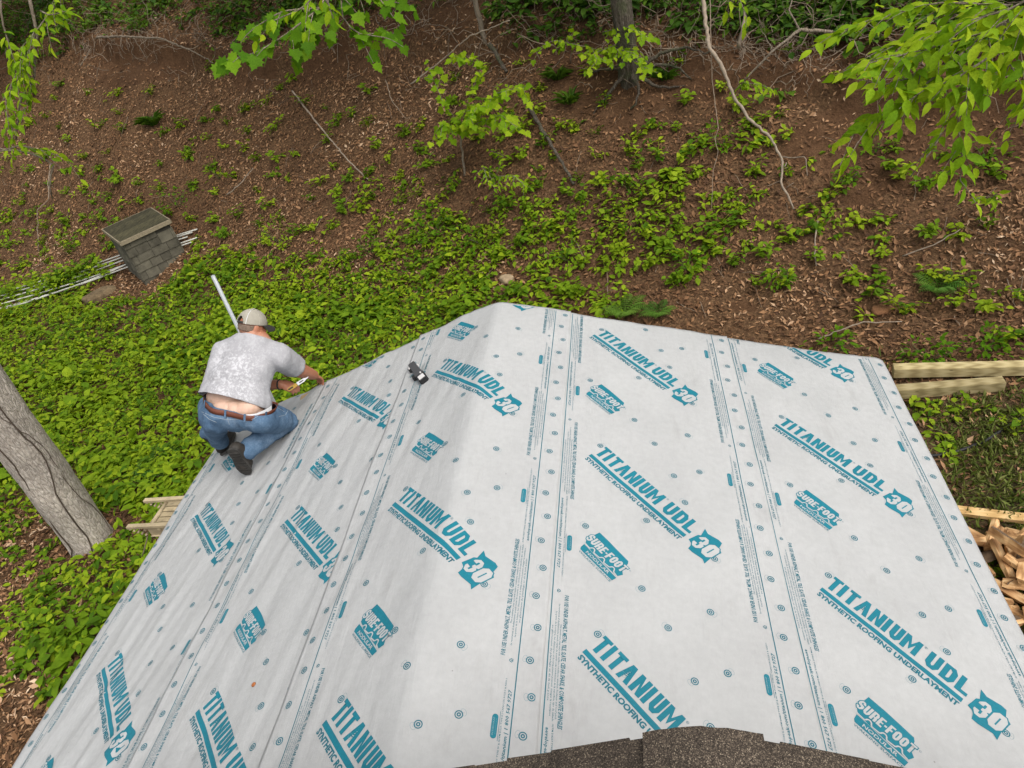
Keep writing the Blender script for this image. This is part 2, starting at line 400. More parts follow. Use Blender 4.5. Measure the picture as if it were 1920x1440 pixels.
def art_badge():
    F = Flat()
    up = [(-.006, .038), (.046, .026), (.22, .022), (.232, .052), (.212, .070), (.206, .100), (.203, .118), (.194, .132), (.06, .140), (-.010, .140), (-.014, .108), (-.020, .060)]
    F.poly([dense(up)], 'teal', 0)
    lo = [(0, 0), (.008, -.011), (.223, -.0125), (.226, .014), (.02, .026), (-.003, .026)]
    F.poly([dense(lo)], 'teal', 0.4)
    W = {'S': .027, 'U': .026, 'R': .026, 'E': .023, '-': .010, 'F': .023, 'O': .026, 'T': .027}
    word(F, 'SURE-FOOT', -.027, .219, .0555, .048, .0108, 'white', 3, [W[c] for c in 'SURE-FOOT'], shear=.10, outline=(.0038, 'teal', 1.5), gap=.0035)
    # wavy white nodule line
    line = [(-.008, .033)]
    for cx in (.045, .112, .178):
        line += [(cx - .017, .0305)] + [(cx - .013 * math.cos(t), .0305 + .0155 * math.sin(t)) for t in np.linspace(.25, math.pi - .25, 7)] + [(cx + .017, .0275)]
    line += [(.222, .022)]
    for a, b in zip(line[:-1], line[1:]):
        a, b = np.array(a), np.array(b); t = (b - a) / np.linalg.norm(b - a); q = np.array([-t[1], t[0]]) * .0031
        F.poly([[tuple(a - q - t * .001), tuple(b - q + t * .001), tuple(b + q + t * .001), tuple(a + q - t * .001)]], 'white', 3.2 + .05 * (line.index(tuple(a)) % 2))
    v, f = text2d('NODULAR', .0165, .02, 0, .150, 2); F.tri(v, f, 'white', 3.4, (np.eye(2), (.036, -.0035)))
    v, f = text2d('WALKING SURFACE', .0115, .01, 0, .212, 2); F.tri(v, f, 'text', 0, (np.eye(2), (.011, -.0275)))
    ring(F, .236, .098, .0042, .001, 'text')
    return F.finish()
def art_mark():
    F = Flat(); ring(F, 0, 0, .0170, .0044, 'text', n=20); ring(F, 0, 0, .0085, .0050, 'text', n=14)
    ring(F, -.021, .001, .0100, .0013, 'pale', 0, ry=.0160, n=14); F.poly([circle(-.021, 0, .0016, 6)], 'pale')
    return F.finish(.2)
def art_margin():
    """one repeat of the fine print beside a lap line: x along the strip, y away from the line"""
    F = Flat(); ey = np.eye(2)
    F.tri(*text2d('FOR USE UNDER ASPHALT, METAL, TILE, SLATE, CEDAR SHAKE, & COMPOSITE SHINGLES', .0190, .024, .16, .607, 1), 'text', 0, (ey, (.0, .057)))
    for s, y, x, w in (('This membrane may vary with surface conditions, weather, footwear and roof pitch', .0445, .15, .42),
                       ('La resistencia al deslizamiento puede variar de acuerdo a las condiciones de la superficie, tipo de calzado', .0335, .05, .53),
                       ('La pente de la toiture, les chaussures et la temperature peuvent changer la resistance', .0215, .09, .47),
                       ('au glissement du platelage et de la toit pente', .0095, .16, .34)):
        F.tri(*text2d(s, .0075, .004, .12, w, 1), 'text', 0, (ey, (x, y)))
    # recycling triangle
    for k in range(3):
        a = [(.012 * math.cos(t) - .018, .028 + .012 * math.sin(t)) for t in (math.pi / 2 + k * 2.094, math.pi / 2 + (k + 1) * 2.094)]
        a0, a1 = np.array(a[0]), np.array(a[1]); t = (a1 - a0) / np.linalg.norm(a1 - a0); q = np.array([-t[1], t[0]]) * .0016
        F.poly([[tuple(a0 + t * .004 - q), tuple(a1 - t * .003 - q), tuple(a1 - t * .003 + q), tuple(a0 + t * .004 + q)]], 'text')
    F.tri(*text2d('4', .008, .01), 'text', 0, (ey, (-.021, .023)))
    # address line, standards line, pill
    F.tri(*text2d('aevelopeak.com/titanium | 1 800 567 9727', .0140, .018, .16, .44, 1), 'text', 0, (ey, (-.585, .012)))
    F.tri(*text2d('ASTM D8257 TYPE II, ASTM D4869 TYPE IV & ASTM D226 TYPE II | CAN/CSA A123.3 & A220.1', .0065, .004, 0, .50, 1), 'text', 0, (ey, (-.60, .036)))
    x0, x1, y0, y1 = -.345, -.25, .052, .076; r = (y1 - y0) / 2; cy = (y0 + y1) / 2
    pill = [(x1 - r + r * math.cos(t), cy + r * math.sin(t)) for t in np.linspace(-math.pi / 2, math.pi / 2, 9)] + [(x0 + r + r * math.cos(t), cy + r * math.sin(t)) for t in np.linspace(math.pi / 2, 1.5 * math.pi, 9)]
    F.poly([pill], 'teal', 0); F.tri(*text2d('INTERWRAP', .0065, .01, 0, .070, 1), 'pale', 1, (ey, (x0 + .0125, cy + .001))); F.tri(*text2d('an underlayment group', .003, .002, 0, .062, 1), 'pale', 1, (ey, (x0 + .0165, cy - .0065)))
    F.poly([[(x0 - .008, y0 - .0065), (x1 + .012, y0 - .0065), (x1 + .012, y0 - .005), (x0 - .008, y0 - .005)]], 'text')
    return F.finish(.05)
ART_LOGO, ART_BADGE, ART_MARK, ART_MARGIN = art_logo(), art_badge(), art_mark(), art_margin()
INK = {'teal': M_TEAL, 'text': M_TEALTEXT, 'white': M_SHEET, 'pale': M_GREY}
E_T, N_T = np.array([.7164, .6977]), np.array([.6977, -.7164])

def stamp(arts, rangeP, rangeV, base):
    """arts: list of (Flat, origin, ex, ey) -> verts, faces and material index on the folded sheet"""
    V, F, MI, UV = [], [], [], []; nb = 0; names = ['teal', 'text', 'white', 'pale']
    for A, o, ex, ey in arts:
        for ink, (q, lev, f) in A.inks.items():
            P = np.array(o) + q[:, :1] * np.array(ex) + q[:, 1:] * np.array(ey)
            c = P[f].mean(1)
            ok = (c[:, 0] > rangeP[0]) & (c[:, 0] < rangeP[1]) & (c[:, 1] > rangeV[0]) & (c[:, 1] < rangeV[1])
            if not ok.any(): continue
            P = np.stack([np.clip(P[:, 0], rangeP[0], rangeP[1]), np.clip(P[:, 1], rangeV[0], rangeV[1])], -1)
            f = f[ok]
            # face the print upwards
            a = P[f]; cr = (a[:, 1, 0] - a[:, 0, 0]) * (a[:, 2, 1] - a[:, 0, 1]) - (a[:, 1, 1] - a[:, 0, 1]) * (a[:, 2, 0] - a[:, 0, 0])
            f = np.where((cr > 0)[:, None], f[:, ::-1], f)
            V.append(surf(P[:, 0], P[:, 1], base + .0011 + .00035 * lev[:])); UV.append(P); F.append(f + nb); MI.append(np.full(len(f), names.index(ink))); nb += len(P)
    if not V: return None
    return np.concatenate(V), np.concatenate(F), np.concatenate(MI), np.concatenate(UV)
def print_obj(name, arts, rp, rv, base, root):
    r = stamp(arts, rp, rv, base)
    if r is None: return None
    V, F, MI, UV = r
    used, inv = np.unique(F, return_inverse=True); V = V[used]; UV = UV[used]; F = inv.reshape(F.shape)
    o = mesh_obj(name, V, F, None, None, False, None, UV)
    for k in ('teal', 'text', 'white', 'pale'): o.data.materials.append(INK[k])
    o.data.polygons.foreach_set('material_index', MI.astype(np.int32)); o.data.update()
    return place(o, root)

VEND = 4.05
def sheet(label, p0, p1, v0, layer, tit_v, sf, lines, tit_p, notch=None, edge_seed=0):
    """one course of underlayment between slope positions p0..p1 (signed from the ridge)"""
    base = .004 + .006 * layer
    npn = max(2, int((p1 - p0) / .016)); nv = int((VEND - v0) / .022)
    pp = np.linspace(p0, p1, npn + 1); vv = np.linspace(0, 1, nv + 1)
    PP, TT = np.meshgrid(pp, vv, indexing='ij')
    v_start = v0 + .010 * N1(pp * 3.3 + edge_seed, 2.0) + .004 * N2(pp * 15, edge_seed)
    if notch: v_start = v_start + notch[2] * sstep(notch[0], notch[0] + .04, pp) * sstep(notch[1], notch[1] - .03, pp)
    VV = v_start[:, None] + (VEND - v_start[:, None]) * TT
    # lap edges wave a touch
    ed = .004 * N3(VV * 2.1, edge_seed + 3.0)
    PPw = PP + ed * (np.abs(PP - p0) < .02) - ed * (np.abs(PP - p1) < .02)
    edge = np.minimum(PP - p0, p1 - PP); lift = .0045 * sstep(.026, .002, edge) * (.55 + .9 * np.clip(N2(VV * 2.7, edge_seed + 5.0) + .25, 0, 1))
    X = surf(PPw, VV, base + lift)
    idx = np.arange(X.shape[0] * X.shape[1]).reshape(X.shape[:2])
    V = X.reshape(-1, 3); UV = np.stack([PPw, VV], -1).reshape(-1, 2)
    F = np.stack([idx[:-1, :-1], idx[1:, :-1], idx[1:, 1:], idx[:-1, 1:]], -1).reshape(-1, 4)[:, ::-1]
    # turned-down selvedge: thickness of the sheet along all four borders
    bor = np.concatenate([idx[:, 0], idx[-1, 1:], idx[-2::-1, -1], idx[0, -2:0:-1]])
    low = surf(UV[bor, 0], UV[bor, 1], max(base - .0042, .0008)); k = len(V); m = len(bor)
    V = np.concatenate([V, low]); UV = np.concatenate([UV, UV[bor]])
    j = np.arange(m); S = np.stack([bor, bor[(j + 1) % m], k + (j + 1) % m, k + j], -1)
    F = np.concatenate([F, S])
    root = thing('underlayment_sheet', label, 'roofing sheet', tuple(surf((p0 + p1) / 2, 2.0)))
    place(mesh_obj('fabric', V, F, M_SHEET, None, True, None, UV), root)
    rp = (p0 + .004, p1 - .004); rv = (max(v0, 0) + .016 + (notch[2] if False else 0), VEND - .01)
    # main logos and badges
    k0 = [tit_v + 1.19 * i + (.045 if layer == 2 and i < 0 else 0) for i in range(-2, 4)]
    for v in k0: print_obj('printed_logo', [(ART_LOGO, (tit_p, v), E_T, N_T)], rp, rv, base, root)
    for i in range(-2, 4): print_obj('printed_badge', [(ART_BADGE, (sf[0], sf[1] + 1.19 * i), E_T, N_T)], rp, rv, base, root)
    arts = []
    for lp, side in lines:
        # side +1: lower (eave-ward in +p) margin, text on the -p side; -1: the opposite margin
        L = Flat(); L.poly([dense([(0, -.0022), (VEND - v0 - .03, -.0022), (VEND - v0 - .03, .0022), (0, .0022)], .03)], 'text', 0); L.finish(.06)
        arts.append((L, (lp, v0 + .018), (0, 1), (1, 0)))
        for i in range(-2, 5):
            if side > 0: arts.append((ART_MARGIN, (lp, tit_v + .925 + 1.19 * i), (0, -1), (-1, 0)))
            else: arts.append((ART_MARGIN, (lp, tit_v - .25 + 1.19 * i), (0, 1), (1, 0)))
    if arts: print_obj('printed_margin', arts, rp, rv, base, root)
    marks = []
    for lp, side in lines:
        for i in range(34):
            v = v0 + .06 + .1565 * i + .03 * ((tit_v * 7.3) % 1)
            q = lp + side * (.058 + .010 * (-1) ** i)
            a = .5 * (1 if i % 2 else -1) * .35
            marks.append((ART_MARK, (q, v), (math.cos(a), math.sin(a)), (math.sin(a), -math.cos(a))))
    cell = [(.048, -.078), (.36, -.165), (.175, .08), (.56, -.28), (.455, .07), (.50, .255), (.60, .01), (-.02, .52), (.29, .42), (.615, .60), (.25, -.35)]
    for i in range(-2, 5):
        for k, (a, b) in enumerate(cell):
            w = .6 if k % 2 else -.5; e = -1 if k % 3 == 0 else 1
            q = (tit_p + a, tit_v + b + 1.19 * i)
            if lines and any(abs(q[0] - lp) < .13 for lp, _ in lines): continue
            marks.append((ART_MARK, q, (e * math.cos(w), e * math.sin(w)), (math.sin(w), -math.cos(w))))
    for mk in marks: print_obj('printed_fastener_mark', [mk], rp, rv, base, root)
    return root
# ================================================================== terrain
def bank_s(x, y): return .33 * np.asarray(x) + .944 * np.asarray(y)
def bank_t(x, y): return .944 * np.asarray(x) - .33 * np.asarray(y)
T36 = math.tan(math.radians(36))
def crest_s(t): return np.interp(t, [-60, -20, -11, -6.4, -2, 1.1, 6, 30], [15.0, 13.5, 12.75, 12.2, 11.75, 11.25, 11.0, 11.0])
def ground_h(x, y):
    x = np.asarray(x, float); y = np.asarray(y, float)
    s, t = bank_s(x, y), bank_t(x, y)
    toe = 8.4 + .35 * N1(t * .22, 1.0); sc = crest_s(t) + .28 * N2(t * .55, 3.0) + .10 * N2(t * 1.9, 8.0)
    u = s - toe; w = .55
    z = T36 * w * np.log1p(np.exp(np.clip(u / w, -30, 30)))                # rounded toe, then the bank
    zc = T36 * w * np.log1p(np.exp(np.clip((sc - toe) / w, -30, 30)))
    cut = .42 + .22 * N3(t * .45, 6.0)
    over = zc + cut * sstep(0, .16, s - sc) + np.tan(math.radians(25)) * np.maximum(s - sc, 0)
    over = over - np.tan(math.radians(20)) * np.maximum(s - 55, 0)
    z = np.where(s > sc, over, z)
    bankmask = sstep(-1, 1.5, u)
    z = z + (.05 + .11 * bankmask) * N1.fbm(x * .55, y * .55, 4) + .025 * N2.fbm(x * 2.6, y * 2.6, 3)
    # hollows and slumps on the bank
    z = z - .16 * bankmask * np.maximum(N4.fbm(t * .5 + 7, s * .35, 2), 0)
    # gentle fall to the near left
    z = z - .05 * np.clip(-x - 5, 0, 60) * sstep(6, 2, y)
    return z
def hit(px, lift=0.0):
    """where the line of sight through a picture point meets the ground"""
    d = ray(px); t = np.linspace(3, 60, 1600); P = CAM + d * t[:, None]
    g = P[:, 2] - ground_h(P[:, 0], P[:, 1]) - lift
    i = np.argmax(g < 0)
    if i == 0: return P[-1]
    a, b = t[i - 1], t[i]
    for _ in range(25):
        m = (a + b) / 2; q = CAM + d * m
        if q[2] - ground_h(q[0], q[1]) - lift < 0: b = m
        else: a = m
    return CAM + d * a
def gnormal(x, y, e=.06):
    a = (ground_h(x + e, y) - ground_h(x - e, y)) / (2 * e); b = (ground_h(x, y + e) - ground_h(x, y - e)) / (2 * e)
    n = np.array([-a, -b, 1.0]); return n / np.linalg.norm(n)

# picture-derived densities are turned into places on the terrain: a grid of how leafy each stretch of ground is
GREEN = ["332222222112344434455555", "210000110011221111222233", "111011101122222233321111", "111121112333345556433211",
         "233222323445556665433222", "443454434566556655433222", "555577776666655544322222", "888899999997655443233222",
         "999999999988877655444433", "999999999888777666644332", "988889999888777666643322", "888888888888777666643322",
         "556777777777777666632222", "468888887777777666632222", "688788887777777666632222", "577677777777777666632222",
         "345466666666666666622222", "233466666666666666622222"]
GREEN = np.array([[int(c) for c in r] for r in GREEN], float)
def green_at(P):
    px, _ = project(P); gx = np.clip(px[..., 0] / 80 - .5, 0, 22.999); gy = np.clip(px[..., 1] / 80 - .5, 0, 16.999)
    i, j = gy.astype(int), gx.astype(int); fy, fx = gy - i, gx - j
    return (GREEN[i, j] * (1 - fx) + GREEN[i, j + 1] * fx) * (1 - fy) + (GREEN[i + 1, j] * (1 - fx) + GREEN[i + 1, j + 1] * fx) * fy
# bare clay: (picture centre, radii in metres)
CLAY = [((235, 135), 1.5, .5), ((310, 118), 1.0, .4), ((850, 25), .9, .6), ((790, 35), .9, .5), ((1130, 150), .8, .7), ((1230, 110), .7, .5), ((1330, 130), .9, .6), ((1420, 120), .8, .5),
        ((1520, 110), 1.0, .5), ((1650, 170), .6, .5), ((1180, 210), .6, .5), ((1080, 130), .5, .5), ((1540, 265), .7, .5), ((1620, 290), .6, .5), ((1700, 300), .8, .5), ((1860, 260), .8, .5), ((1780, 240), .6, .4),
        ((1390, 575), .30, .14), ((1655, 580), .28, .14), ((1510, 555), .22, .12), ((1215, 230), .5, .4), ((1600, 340), .4, .3), ((610, 130), .8, .4), ((1900, 205), .8, .6), ((480, 110), .8, .4)]
CLAYP = [(hit(c), a, b) for c, a, b in CLAY]
def clay_at(x, y):
    s, t = bank_s(x, y), bank_t(x, y); m = np.zeros_like(np.asarray(x, float))
    for P, a, b in CLAYP:
        ds = s - bank_s(P[0], P[1]); dt = t - bank_t(P[0], P[1])
        q = (dt / a) ** 2 + (ds / (b * .8)) ** 2
        m = np.maximum(m, sstep(1.5, .5, q + .7 * N2.fbm(x * 2.2, y * 2.2, 2)))
    ws = s - crest_s(t); m = np.maximum(m, .8 * sstep(.30, .05, np.abs(ws - .02)) * sstep(-.05, .3, N1(t * .9, 2.2)))
    return m
def grass_at(x, y): return sstep(2.2, 3.0, x) * sstep(8.1, 6.6, bank_s(x, y)) * (.75 + .5 * N3.fbm(np.asarray(x) * .8, np.asarray(y) * .8, 2))

def axis(a, b, c, d, n_fine, n_out):
    f = np.linspace(b, c, n_fine); lo = b - (b - a) * (np.linspace(1, 0, n_out, endpoint=False) ** 2.2); hi = c + (d - c) * (np.linspace(0, 1, n_out + 1)[1:] ** 2.2)
    return np.concatenate([lo, f, hi])
gs = axis(-150, .0, 18.0, 190, 260, 26); gt = axis(-190, -24.0, 8.0, 190, 300, 26)
SS, TT_ = np.meshgrid(gs, gt, indexing='ij')
GX = (.33 * SS + .944 * TT_) / (.33 ** 2 + .944 ** 2); GY = (.944 * SS - .33 * TT_) / (.33 ** 2 + .944 ** 2)
GZ = ground_h(GX, GY)
_i = np.arange(GX.size).reshape(GX.shape)
GF = np.stack([_i[:-1, :-1], _i[:-1, 1:], _i[1:, 1:], _i[1:, :-1]], -1).reshape(-1, 4)
_a = np.stack([GX, GY, GZ], -1).reshape(-1, 3)
_n = np.cross(_a[GF[0, 1]] - _a[GF[0, 0]], _a[GF[0, 3]] - _a[GF[0, 0]])
if _n[2] < 0: GF = GF[:, ::-1]
def mat_ground():
    m, n, l = new_mat('earth'); b = principled(n, l, .95, .1)
    tc = n.new('ShaderNodeTexCoord'); c = tc.outputs['Object']
    a1 = n.new('ShaderNodeAttribute'); a1.attribute_name = 'clay'; a2 = n.new('ShaderNodeAttribute'); a2.attribute_name = 'grassy'
    t1 = noise_node(n, l, 3.2, 6, c, .65); t2 = noise_node(n, l, 24, 6, c, .7); t3 = noise_node(n, l, .7, 4, c)
    litter = ramp(n, l, t2.outputs[0], [(.25, (.034, .020, .011)), (.45, (.082, .046, .024)), (.6, (.155, .088, .045)), (.75, (.26, .155, .085))])
    clay = ramp(n, l, t1.outputs[0], [(.25, (.048, .026, .013)), (.5, (.088, .047, .024)), (.75, (.145, .082, .044))])
    clay2 = mixc(n, l, .45, clay.outputs[0], ramp(n, l, t2.outputs[0], [(.3, (.045, .023, .011)), (.7, (.15, .078, .040))]).outputs[0])
    soil = ramp(n, l, t2.outputs[0], [(.25, (.028, .026, .012)), (.5, (.070, .060, .028)), (.75, (.14, .11, .06))])
    f = math_node(n, l, 'ADD', a1.outputs['Fac'], math_node(n, l, 'MULTIPLY', math_node(n, l, 'SUBTRACT', t1.outputs[0], .5), .9))
    fr = ramp(n, l, f, [(.35, 0.0), (.62, 1.0)])
    col = mixc(n, l, fr.outputs[0], litter.outputs[0], clay2)
    col = mixc(n, l, a2.outputs['Fac'], col, soil.outputs[0])
    col = mixc(n, l, 1.0, col, ramp(n, l, t3.outputs[0], [(.3, .82), (.7, 1.15)]).outputs[0], 'MULTIPLY')
    l.new(col, b.inputs['Base Color'])
    h = math_node(n, l, 'ADD', t2.outputs[0], t1.outputs[0]); l.new(bump(n, l, h, .9, .05), b.inputs['Normal'])
    return m
ground = mesh_obj('ground', _a, GF, mat_ground(), None, True, {'clay': clay_at(GX, GY), 'grassy': np.clip(grass_at(GX, GY), 0, 1)})
tag(ground, 'brown leaf-strewn clay bank rising behind the roof', kind='structure')

# ================================================================== the house: the low roof's timbers and the higher shingled roof
M_PLY = mat_simple('sheathing_board', (.42, .29, .16), .8, .25, 3, bscale=40)
M_FASCIA = mat_simple('weathered_board', (.33, .27, .19), .8, .25, 4, stretch=(1, 12, 12))
M_SIDING = mat_simple('tan_siding', (.45, .41, .34), .7, .12, 2)
house = thing('house', 'house with a low white-wrapped gable roof below a dark shingled roof', 'house', (APEX[0], 2.2, 0))
def slab(p0, p1, v0, v1, o0, o1, mat, name):
    m = MB(); ps = [p0, p1]
    v = [deck_pt(p, v_, o) for o in (o0, o1) for v_ in (v0, v1) for p in (p0, p1)]
    m.add(v, [(0, 1, 3, 2), (4, 6, 7, 5), (0, 4, 5, 1), (1, 5, 7, 3), (3, 7, 6, 2), (2, 6, 4, 0)])
    return m.build(name, mat, house)
slab(0.0005, SLEN - .03, .03, VEND + .2, -.016, -.001, M_PLY, 'roof_deck'); slab(-SLEN + .03, -.0005, .03, VEND + .2, -.016, -.001, M_PLY, 'roof_deck')
for sg in (-1, 1):
    slab(sg * .002 if sg > 0 else -SLEN + .03, SLEN - .03 if sg > 0 else -.002, .035, .060, -.16, -.018, M_FASCIA, 'gable_board')
    m = MB(); e = deck_pt(sg * (SLEN - .045), 2.0, -.10); m.box(e, (.012, 0, 0), (0, 2.05, 0), (0, 0, .075)); m.build('fascia_board', M_FASCIA, house)
xl = APEX[0] - CT * SLEN + .45; xr = APEX[0] + CT * SLEN - .45; yb = APEX[1] - .40
ez = APEX[2] - ST * (SLEN - .45) - .17
wm = MB(); wm.box(((xl + xr) / 2, yb - .06, ez / 2 - .2), ((xr - xl) / 2, 0, 0), (0, .06, 0), (0, 0, ez / 2 + .2))
wm.add([(xl, yb - .12, ez + .001), (xr, yb - .12, ez + .001), (APEX[0], yb - .12, APEX[2] - .19), (xl, yb - .002, ez + .001), (xr, yb - .002, ez + .001), (APEX[0], yb - .002, APEX[2] - .19)],
       [(0, 2, 1), (3, 4, 5), (0, 3, 5, 2), (1, 2, 5, 4)])
wm.build('gable_wall', M_SIDING, house)
for x in (xl + .06, xr - .06):
    m = MB(); m.box((x, yb - .12 - 1.9, ez / 2 - .2), (.06, 0, 0), (0, 1.895, 0), (0, 0, ez / 2 + .2)); m.build('side_wall', M_SIDING, house)

# ---- upper shingled roof whose gable end looks down on the low one
URZ = 5.77 - 1.502; URY = .764; SLL, SLR = .335, .44
def mat_shingle():
    m, n, l = new_mat('asphalt_shingle'); b = principled(n, l, .9, .25)
    tc = n.new('ShaderNodeTexCoord'); c = tc.outputs['Object']; oi = n.new('ShaderNodeObjectInfo')
    v = n.new('ShaderNodeTexVoronoi'); v.inputs['Scale'].default_value = 480; l.new(c, v.inputs['Vector'])
    sp = n.new('ShaderNodeSeparateColor'); l.new(v.outputs['Color'], sp.inputs[0])
    r = ramp(n, l, sp.outputs[0], [(0, (.022, .017, .013)), (.35, (.042, .032, .024)), (.65, (.072, .056, .041)), (.9, (.13, .10, .073)), (1, (.27, .22, .16))])
    t = noise_node(n, l, 7, 4, c); r2 = ramp(n, l, t.outputs[0], [(.3, .62), (.7, 1.1)])
    k = math_node(n, l, 'MULTIPLY_ADD', oi.outputs['Random'], .35); n[-1].inputs[2].default_value = .78
    col = mixc(n, l, 1.0, mixc(n, l, 1.0, r.outputs[0], r2.outputs[0], 'MULTIPLY'), k, 'MULTIPLY')
    l.new(col, b.inputs['Base Color']); l.new(bump(n, l, v.outputs['Distance'], .8, .002), b.inputs['Normal'])
    return m
M_SHIN = mat_shingle()
def up_pt(q, y, off=0.0):
    """q: signed horizontal distance from the upper ridge"""
    s = SLR if q > 0 else SLL; c = 1 / math.sqrt(1 + s * s)
    return np.array([q + (s * c * off * (1 if q > 0 else -1)), y, URZ - .016 - s * abs(q) + c * off])
def shingle(q0, q1, y0, y1, off, name='shingle'):
    """a slightly ragged tab between two distances from the ridge"""
    n = 9; V = []; 
    ys = np.linspace(y0, y1, n)
    for o in (0, .0055):
        for i, y in enumerate(ys):
            j = random.uniform(-.0022, .0022); lift = off + .004 * 0
            V.append(up_pt(q0, y + (random.uniform(-.002, .002) if i in (0, n - 1) else 0), off + o)); V.append(up_pt(q1 + j, y, off + o + .005))
    k = 2 * n; F = []
    for i in range(n - 1):
        a = 2 * i; F += [(a, a + 1, a + 3, a + 2), (k + a, k + a + 2, k + a + 3, k + a + 1), (a + 1, k + a + 1, k + a + 3, a + 3), (a, a + 2, k + a + 2, k + a)]
    F += [(0, k, k + 1, 1), (k - 2, k - 1, 2 * k - 1, 2 * k - 2)]
    o = mesh_obj(name, np.array(V), F, M_SHIN); return place(o, house)
for sg in (-1, 1):
    s = SLR if sg > 0 else SLL
    m = MB(); v = []
    for o in (-.03, -.001):
        for y in (-3.6, URY - .03):
            for q in (.001, 2.4): v.append(up_pt(sg * q, y, o))
    m.add(v, [(0, 1, 3, 2), (4, 6, 7, 5), (0, 4, 5, 1), (1, 5, 7, 3), (3, 7, 6, 2), (2, 6, 4, 0)]); m.build('roof_deck', M_PLY, house)
    edges = [2.4, 2.27, 2.13, 1.99, 1.85, 1.71, 1.57, 1.43, 1.29, 1.15, 1.01, .87, .73, .59, .45, .337, .206, .06]
    if sg > 0: edges = [2.4, 2.26, 2.12, 1.98, 1.84, 1.70, 1.56, 1.42, 1.28, 1.14, 1.0, .86, .72, .58, .46, .325, .20, .06]
    for i in range(len(edges) - 1):
        off = .0015
        y = URY + [.002, -.003, .003, -.002, .001][i % 5]
        first = True
        while y > -.9:
            L = random.uniform(.14, .30); 
            shingle(sg * edges[i + 1] if i == len(edges) - 2 else sg * (edges[i + 1] - .05), sg * edges[i], y - L + .003, y, off + random.choice([0, .0028]))
            y -= L
# ridge caps bent over the ridge
y = URY + .0035
for k in range(12):
    V = []; qs = np.linspace(-.128, .120, 15)
    for o in (0, .0055):
        for q in qs:
            for yy, lo in ((y, .0115), (y - .30, .0075)):
                s = SLR if q > 0 else SLL; d = math.sqrt(q * q + .07 ** 2) - .07 * .75
                V.append((q, yy + random.uniform(-.001, .001), URZ - .016 - s * max(d, 0) - .004 + lo + o - (.0 if yy == y else .002)))
    F = []; n2 = 2 * len(qs)
    for i in range(len(qs) - 1):
        a = 2 * i; F += [(a, a + 1, a + 3, a + 2), (n2 + a, n2 + a + 2, n2 + a + 3, n2 + a + 1), (a, a + 2, n2 + a + 2, n2 + a), (a + 1, n2 + a + 1, n2 + a + 3, a + 3)]
    F += [(0, n2, n2 + 1, 1), (n2 - 2, n2 - 1, 2 * n2 - 1, 2 * n2 - 2)]
    place(mesh_obj('ridge_cap', np.array(V), F, M_SHIN), house); y -= .145
# rake board and wall of the taller part
m = MB()
for sg in (-1, 1):
    s = SLR if sg > 0 else SLL
    v = [up_pt(sg * q, y_, o) for o in (-.17, -.032) for y_ in (URY - .055, URY - .035) for q in (.001, 2.38)]
    m.add(v, [(0, 1, 3, 2), (4, 6, 7, 5), (0, 4, 5, 1), (1, 5, 7, 3), (3, 7, 6, 2), (2, 6, 4, 0)])
m.build('rake_board', M_FASCIA, house)
m = MB(); zt = URZ - .25
v = [(-2.1, .38, 0), (2.1, .38, 0), (2.1, .38, zt - .44 * 2.1), (0, .38, zt), (-2.1, .38, zt - .335 * 2.1)]
v2 = [(a, b - .12, c) for a, b, c in v]
m.add(v + v2, [(4, 3, 2, 1, 0), (5, 6, 7, 8, 9)] + [(i, (i + 1) % 5, 5 + (i + 1) % 5, 5 + i) for i in range(5)]); m.build('upper_wall', M_SIDING, house)

# ---- the courses of underlayment, lowest first
sheet('white printed underlayment sheet along the right eave beside the lumber', 1.535, 2.757, 0.0, 0, 2.101 - 1.19, (1.80, .365), [(2.64, 1), (1.649, -1)], 1.823, edge_seed=1)
sheet('white printed underlayment sheet along the left eave under the kneeling man', -2.75, -1.50, 0.0, 0, 2.33 - 1.19, (-2.455, 1.765), [(-2.64, -1), (-1.60, 1)], -2.385, edge_seed=2)
sheet('white printed underlayment sheet midway down the right slope', .415, 1.640, -.005, 1, 1.435, (.655, .90), [(1.526, 1), (.535, -1)], .695, edge_seed=3)
sheet('white printed underlayment sheet midway down the left slope beneath the black tool', -1.62, -.395, .01, 1, .395, (-1.285, 1.145), [(-1.507, -1), (-.51, 1)], -1.285, notch=None, edge_seed=4)
sheet('white printed underlayment sheet folded over the ridge in the middle', -.69, .522, -.012, 2, .60, (-.385, 1.375), [(.414, 1), (-.574, -1)], -.39, edge_seed=5)
# ================================================================== leaves and plants
OVATE_V = np.array([(0, 0, 0), (.30, .25, .06), (.64, .21, .03), (1, 0, -.16), (.64, -.21, .03), (.30, -.25, .06), (.31, 0, 0), (.66, 0, -.05)])
OVATE_F = np.array([(0, 6, 1), (6, 7, 1), (7, 2, 1), (7, 3, 2), (0, 5, 6), (6, 5, 7), (7, 5, 4), (7, 4, 3)])
NARROW_V = OVATE_V * np.array([1, .55, 1])
CHIP_V = np.array([(0, 0, 0), (.5, .17, .07), (1, .02, .02), (.5, -.17, .09), (.5, 0, -.01)]); CHIP_F = np.array([(0, 4, 1), (4, 2, 1), (0, 3, 4), (4, 3, 2)])
BROAD_V = np.array([(0, 0, 0), (.12, .17, .03), (.34, .29, .07), (.60, .26, .06), (.82, .12, -.01), (1, 0, -.13), (.82, -.12, -.01), (.60, -.26, .06), (.34, -.29, .07), (.12, -.17, .03), (.14, 0, 0), (.35, 0, .0), (.60, 0, -.02), (.82, 0, -.06)])
BROAD_F = np.array([(0, 10, 1), (10, 11, 1), (11, 2, 1), (11, 12, 2), (12, 3, 2), (12, 13, 3), (13, 4, 3), (13, 5, 4), (0, 9, 10), (10, 9, 11), (11, 9, 8), (11, 8, 12), (12, 8, 7), (12, 7, 13), (13, 7, 6), (13, 6, 5)])
